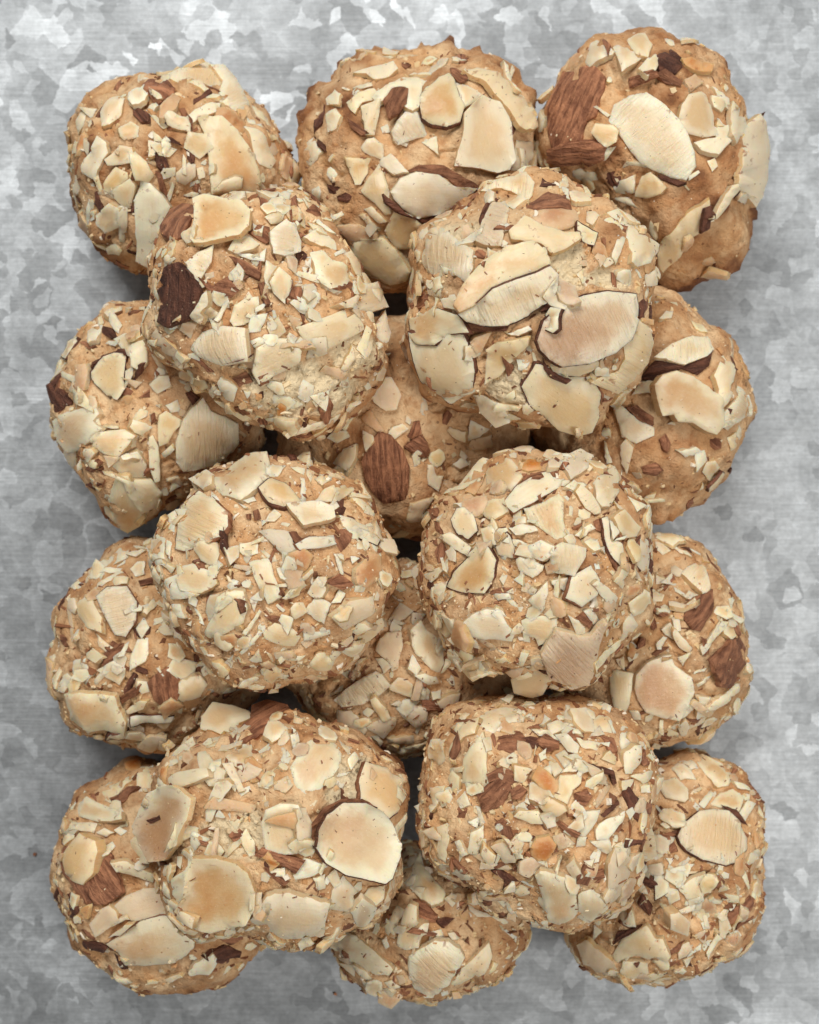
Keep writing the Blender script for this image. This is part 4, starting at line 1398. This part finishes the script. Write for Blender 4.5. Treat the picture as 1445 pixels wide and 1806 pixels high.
def random_shard(rng, size):
    kind = rng.random()
    if kind < 0.25:      # sliver
        L, Wd = size * 1.3, size * rng.uniform(0.22, 0.4)
        p = [(-L / 2, -Wd / 2), (L / 2 * rng.uniform(.5, 1), -Wd / 2 * rng.uniform(.4, 1)), (L / 2, Wd / 3), (-L / 2 * rng.uniform(.5, 1), Wd / 2)]
    else:
        m = rng.choice([3, 4, 4, 5, 5, 6, 8])
        a0 = rng.uniform(0, 6.28); asp = rng.uniform(0.5, 0.95)
        p = [(math.cos(a0 + 6.283 * (i + rng.uniform(-.28, .28)) / m) * size / 2 * rng.uniform(.75, 1.1), math.sin(a0 + 6.283 * (i + rng.uniform(-.28, .28)) / m) * size / 2 * asp * rng.uniform(.75, 1.1)) for i in range(m)]
    r = rng.uniform(0, 6.28); c, s = math.cos(r), math.sin(r)
    return np.array([(x * c - y * s, x * s + y * c) for x, y in p])

def surface_sample(ck, spec, rng, zmin):
    """random spot on the cookie: a ray shot from outside towards the middle"""
    z = rng.uniform(zmin, 1.0); a = rng.uniform(0, 2 * math.pi); q = math.sqrt(max(0, 1 - z * z))
    d = np.array([q * math.cos(a), q * math.sin(a), z])
    tgt = ck.mid + np.array([rng.uniform(-.35, .35) * ck.rad, rng.uniform(-.35, .35) * ck.rad, 0])
    o = tgt + d * 0.06
    return o, -d

def scatter_flake(ck, parent, spec, size_mm, codes, zmin=-0.1):
    rng = ck.rng
    for _ in range(8):
        o, d = surface_sample(ck, spec, rng, zmin)
        h, who = ck.cast(Vector(o), Vector(d))
        if h is None or (who != 0 and (rng.random() > 0.07 or size_mm > 2.4 or codes[0] in 'sdop')): continue
        N = np.array(h[1]); N = N if N @ d < 0 else -N
        Nn = N * 0.6 + (-d) * 0.4; Nn /= np.linalg.norm(Nn)
        U = np.cross(Nn, [0, 0, 1.0]); U = U / (np.linalg.norm(U) + 1e-9) if np.linalg.norm(U) > 0.05 else np.array([1., 0, 0])
        V = np.cross(Nn, U); O = np.array(h[0])
        shp = random_shard(rng, size_mm); thin = min(np.linalg.svd(shp - shp.mean(0))[1]) < 0.45 * max(np.linalg.svd(shp - shp.mean(0))[1])
        ol = prepare_outline(shp, rng, size_mm > 3.5, 0.9, 0.05)
        ray = lambda q: (O + (U * q[0] + V * q[1]) / 1000 + Nn * 0.004, -Nn)
        th = rng.uniform(0.6, 1.05) if codes[0] not in 'sd' else 0.45
        fl = build_flake(ck, parent, part_name(codes[0]), ol, ray, (O, U, V, Nn), 1.0, codes, th, lift=rng.uniform(0.25, 0.7), max_slope=0.8, register=False, strict='poly' if (size_mm > 2.6 and codes[0] not in 'sd' and not thin) else True, tilt=0.12 if codes[0] in 'sd' or thin else rng.choice([0.15, 0.3, 0.5]))
        if fl is not None: return fl
    return None

TINTS = [lin(242, 226, 190)[:3], lin(236, 214, 170)[:3], lin(228, 200, 150)[:3], lin(246, 236, 214)[:3], lin(140, 90, 62)[:3], lin(104, 62, 44)[:3], lin(206, 156, 106)[:3]]
def crumbs(ck, parent, spec, count, dust):
    rng = ck.rng
    V, F, T = [], [], []
    box = [(0, 1, 3, 2), (4, 6, 7, 5), (0, 4, 5, 1), (2, 3, 7, 6), (0, 2, 6, 4), (1, 5, 7, 3)]
    for n in range(count + dust):
        o, d = surface_sample(ck, spec, rng, -0.25 if n < count else 0.5)
        h, who = ck.cast(Vector(o), Vector(d))
        if h is None: continue
        if who > 0 and rng.random() < 0.72: continue
        P = np.array(h[0]); N = np.array(h[1]); N = N if N @ d < 0 else -N
        if n < count:
            sz = rng.uniform(0.0003, 0.0010) * rng.choice([0.7, 1, 1, 1.3]); tint = rng.choices(TINTS, [4, 5, 5, 2, 5, 3.5, 4])[0]
        else:
            sz = rng.uniform(0.00012, 0.00028); tint = rng.choices(TINTS, [4, 4, 3, 7, 1, 0.5, 2])[0]
        if who > 0: sz *= 0.45
        A = np.cross(N, [rng.uniform(-1, 1), rng.uniform(-1, 1), rng.uniform(-1, 1)]); A /= np.linalg.norm(A) + 1e-9
        Bv = np.cross(N, A)
        lx, ly, lz = sz * rng.uniform(.6, 1.5), sz * rng.uniform(.35, .9), sz * rng.uniform(.2, .45)
        if tint[0] < 0.3: lx *= rng.uniform(1.2, 2.4)
        b0 = len(V)
        for iz, tp in ((-0.5, 1.0), (0.9, rng.uniform(0.25, 0.8))):
            for iy in (-0.5, 0.5):
                for ix in (-0.5, 0.5):
                    V.append(P + A * lx * tp * (ix + rng.uniform(-.3, .3)) + Bv * ly * tp * (iy + rng.uniform(-.3, .3)) + N * lz * (iz + rng.uniform(-.2, .2)))
                    T.append(tint)
        F += [tuple(b0 + i for i in f) for f in box]
    o = mesh_obj('almond_crumbs', V, F, [CRUMB], parent, False)
    a = o.data.attributes.new('tint', 'FLOAT_COLOR', 'POINT')
    a.data.foreach_set('color', np.c_[np.array(T), np.ones(len(T))].astype(np.float32).ravel())
    o['kind'] = 'stuff'
    return o

def parse(block, crops, crop):
    out = []; cur = crops[crop]
    for line in block.strip().splitlines():
        line = line.strip()
        if not line: continue
        if line[0] == '@': cur = crops[line[1:]]; continue
        tk = line.split()
        pts = [tuple(float(v) for v in t.split(',')) for t in tk[1:]]
        out.append((tk[0], [(cur[0] + x / cur[2], cur[1] + y / cur[2]) for x, y in pts]))
    return out

def build_cookie(key, spec, idx):
    seed = 100 + idx * 7
    crop = CROPS[key]
    def tok(s): return [(crop[0] + float(a) / crop[2], crop[1] + float(b) / crop[2]) for a, b in (t.split(',') for t in s.split())]
    if 'ellipse' in spec:
        cx, cy, rx, ry = spec['ellipse']
        spec['outline'] = [(cx + rx * math.cos(i * math.pi / 12), cy + ry * math.sin(i * math.pi / 12)) for i in range(24)]
    else:
        spec['outline'] = tok(spec['shape'])
    if 'crumb_c' in spec:
        spec['crumb'] = [(crop[0] + a / crop[2], crop[1] + b / crop[2], c / crop[2], d / crop[2]) for a, b, c, d in spec['crumb_c']]
    P, F, toast, crumb, c = make_body(spec, seed)
    root = bpy.data.objects.new('almond_cookie', None); col.objects.link(root)
    root.location = (c[0], c[1], P[:, 2].min()); root.empty_display_size = 0.01
    root['label'] = spec['label']; root['category'] = 'cookie'; root['group'] = 'almond cookies piled on the metal sheet'
    o = mesh_obj('dough', P, F, [DOUGH], root)
    float_attr(o.data, 'toast', toast); float_attr(o.data, 'crumb', crumb)
    ck = Cookie(P, F, seed); ck.zc = spec['zc']; ck.mid = np.array([c[0], c[1], spec['zc']]); ck.rad = 0.02
    for codes, pts in parse(FLAKES[key], CROPS, key):
        try: pixel_flake(ck, root, codes, pts)
        except Exception as ex: print('flake failed', key, codes, ex)
    rng = ck.rng
    dens = spec.get('dens', 1.0)
    listed = len(ck.bvhs) - 1
    for i in range(min(295 - listed, int(150 * dens))):
        big = rng.random() < 0.22 and i < 90
        s = rng.uniform(3.4, 6.2) if big else rng.choice([rng.uniform(1.0, 2.0), rng.uniform(1.8, 4.0), rng.uniform(1.8, 4.0)])
        code = rng.choices(['c', 'y', 'g', 't', 's', 'd', 'o', 'p'], [5, 2.5, 2.5, 1.5, 3.4 if not big else 0.15, 0.7 if not big else 0.05, 1.1, 2.5])[0]
        if big and s > 4.8 and code in 'cyt' and rng.random() < 0.15: code += 'b'
        try: scatter_flake(ck, root, spec, s, code, zmin=0.08 if rng.random() < 0.75 else -0.3)
        except Exception as ex: print('shard failed', key, ex)
    crumbs(ck, root, spec, int(620 * dens), int(800 * spec.get('dust', 0.4)))
    return root

for i_, key_ in enumerate(ORDER):
    build_cookie(key_, COOKIES[key_], i_)

# two stray crumbs on the bare metal
for px, py, lab in ((62, 1506, 'tiny reddish crumb on the metal left of the bottom left cookie'), (592, 1752, 'tiny brown crumb on the metal below the bottom centre cookie')):
    w = px_world(px, py, 0); r_ = random.Random(px)
    V = [(r_.uniform(.5, 1) * 0.0005 * math.cos(a * 1.047), r_.uniform(.5, 1) * 0.0004 * math.sin(a * 1.047), z) for z in (0.00002, 0.0004) for a in range(6)]
    F = [tuple(range(5, -1, -1)), tuple(range(6, 12))] + [(i, (i + 1) % 6, 6 + (i + 1) % 6, 6 + i) for i in range(6)]
    o = mesh_obj('crumb', V, F, [fmat('s', False)], None, False)
    o.location = (w[0], w[1], 0.0001); o['label'] = lab; o['category'] = 'crumb'; o['group'] = 'stray crumbs on the metal'
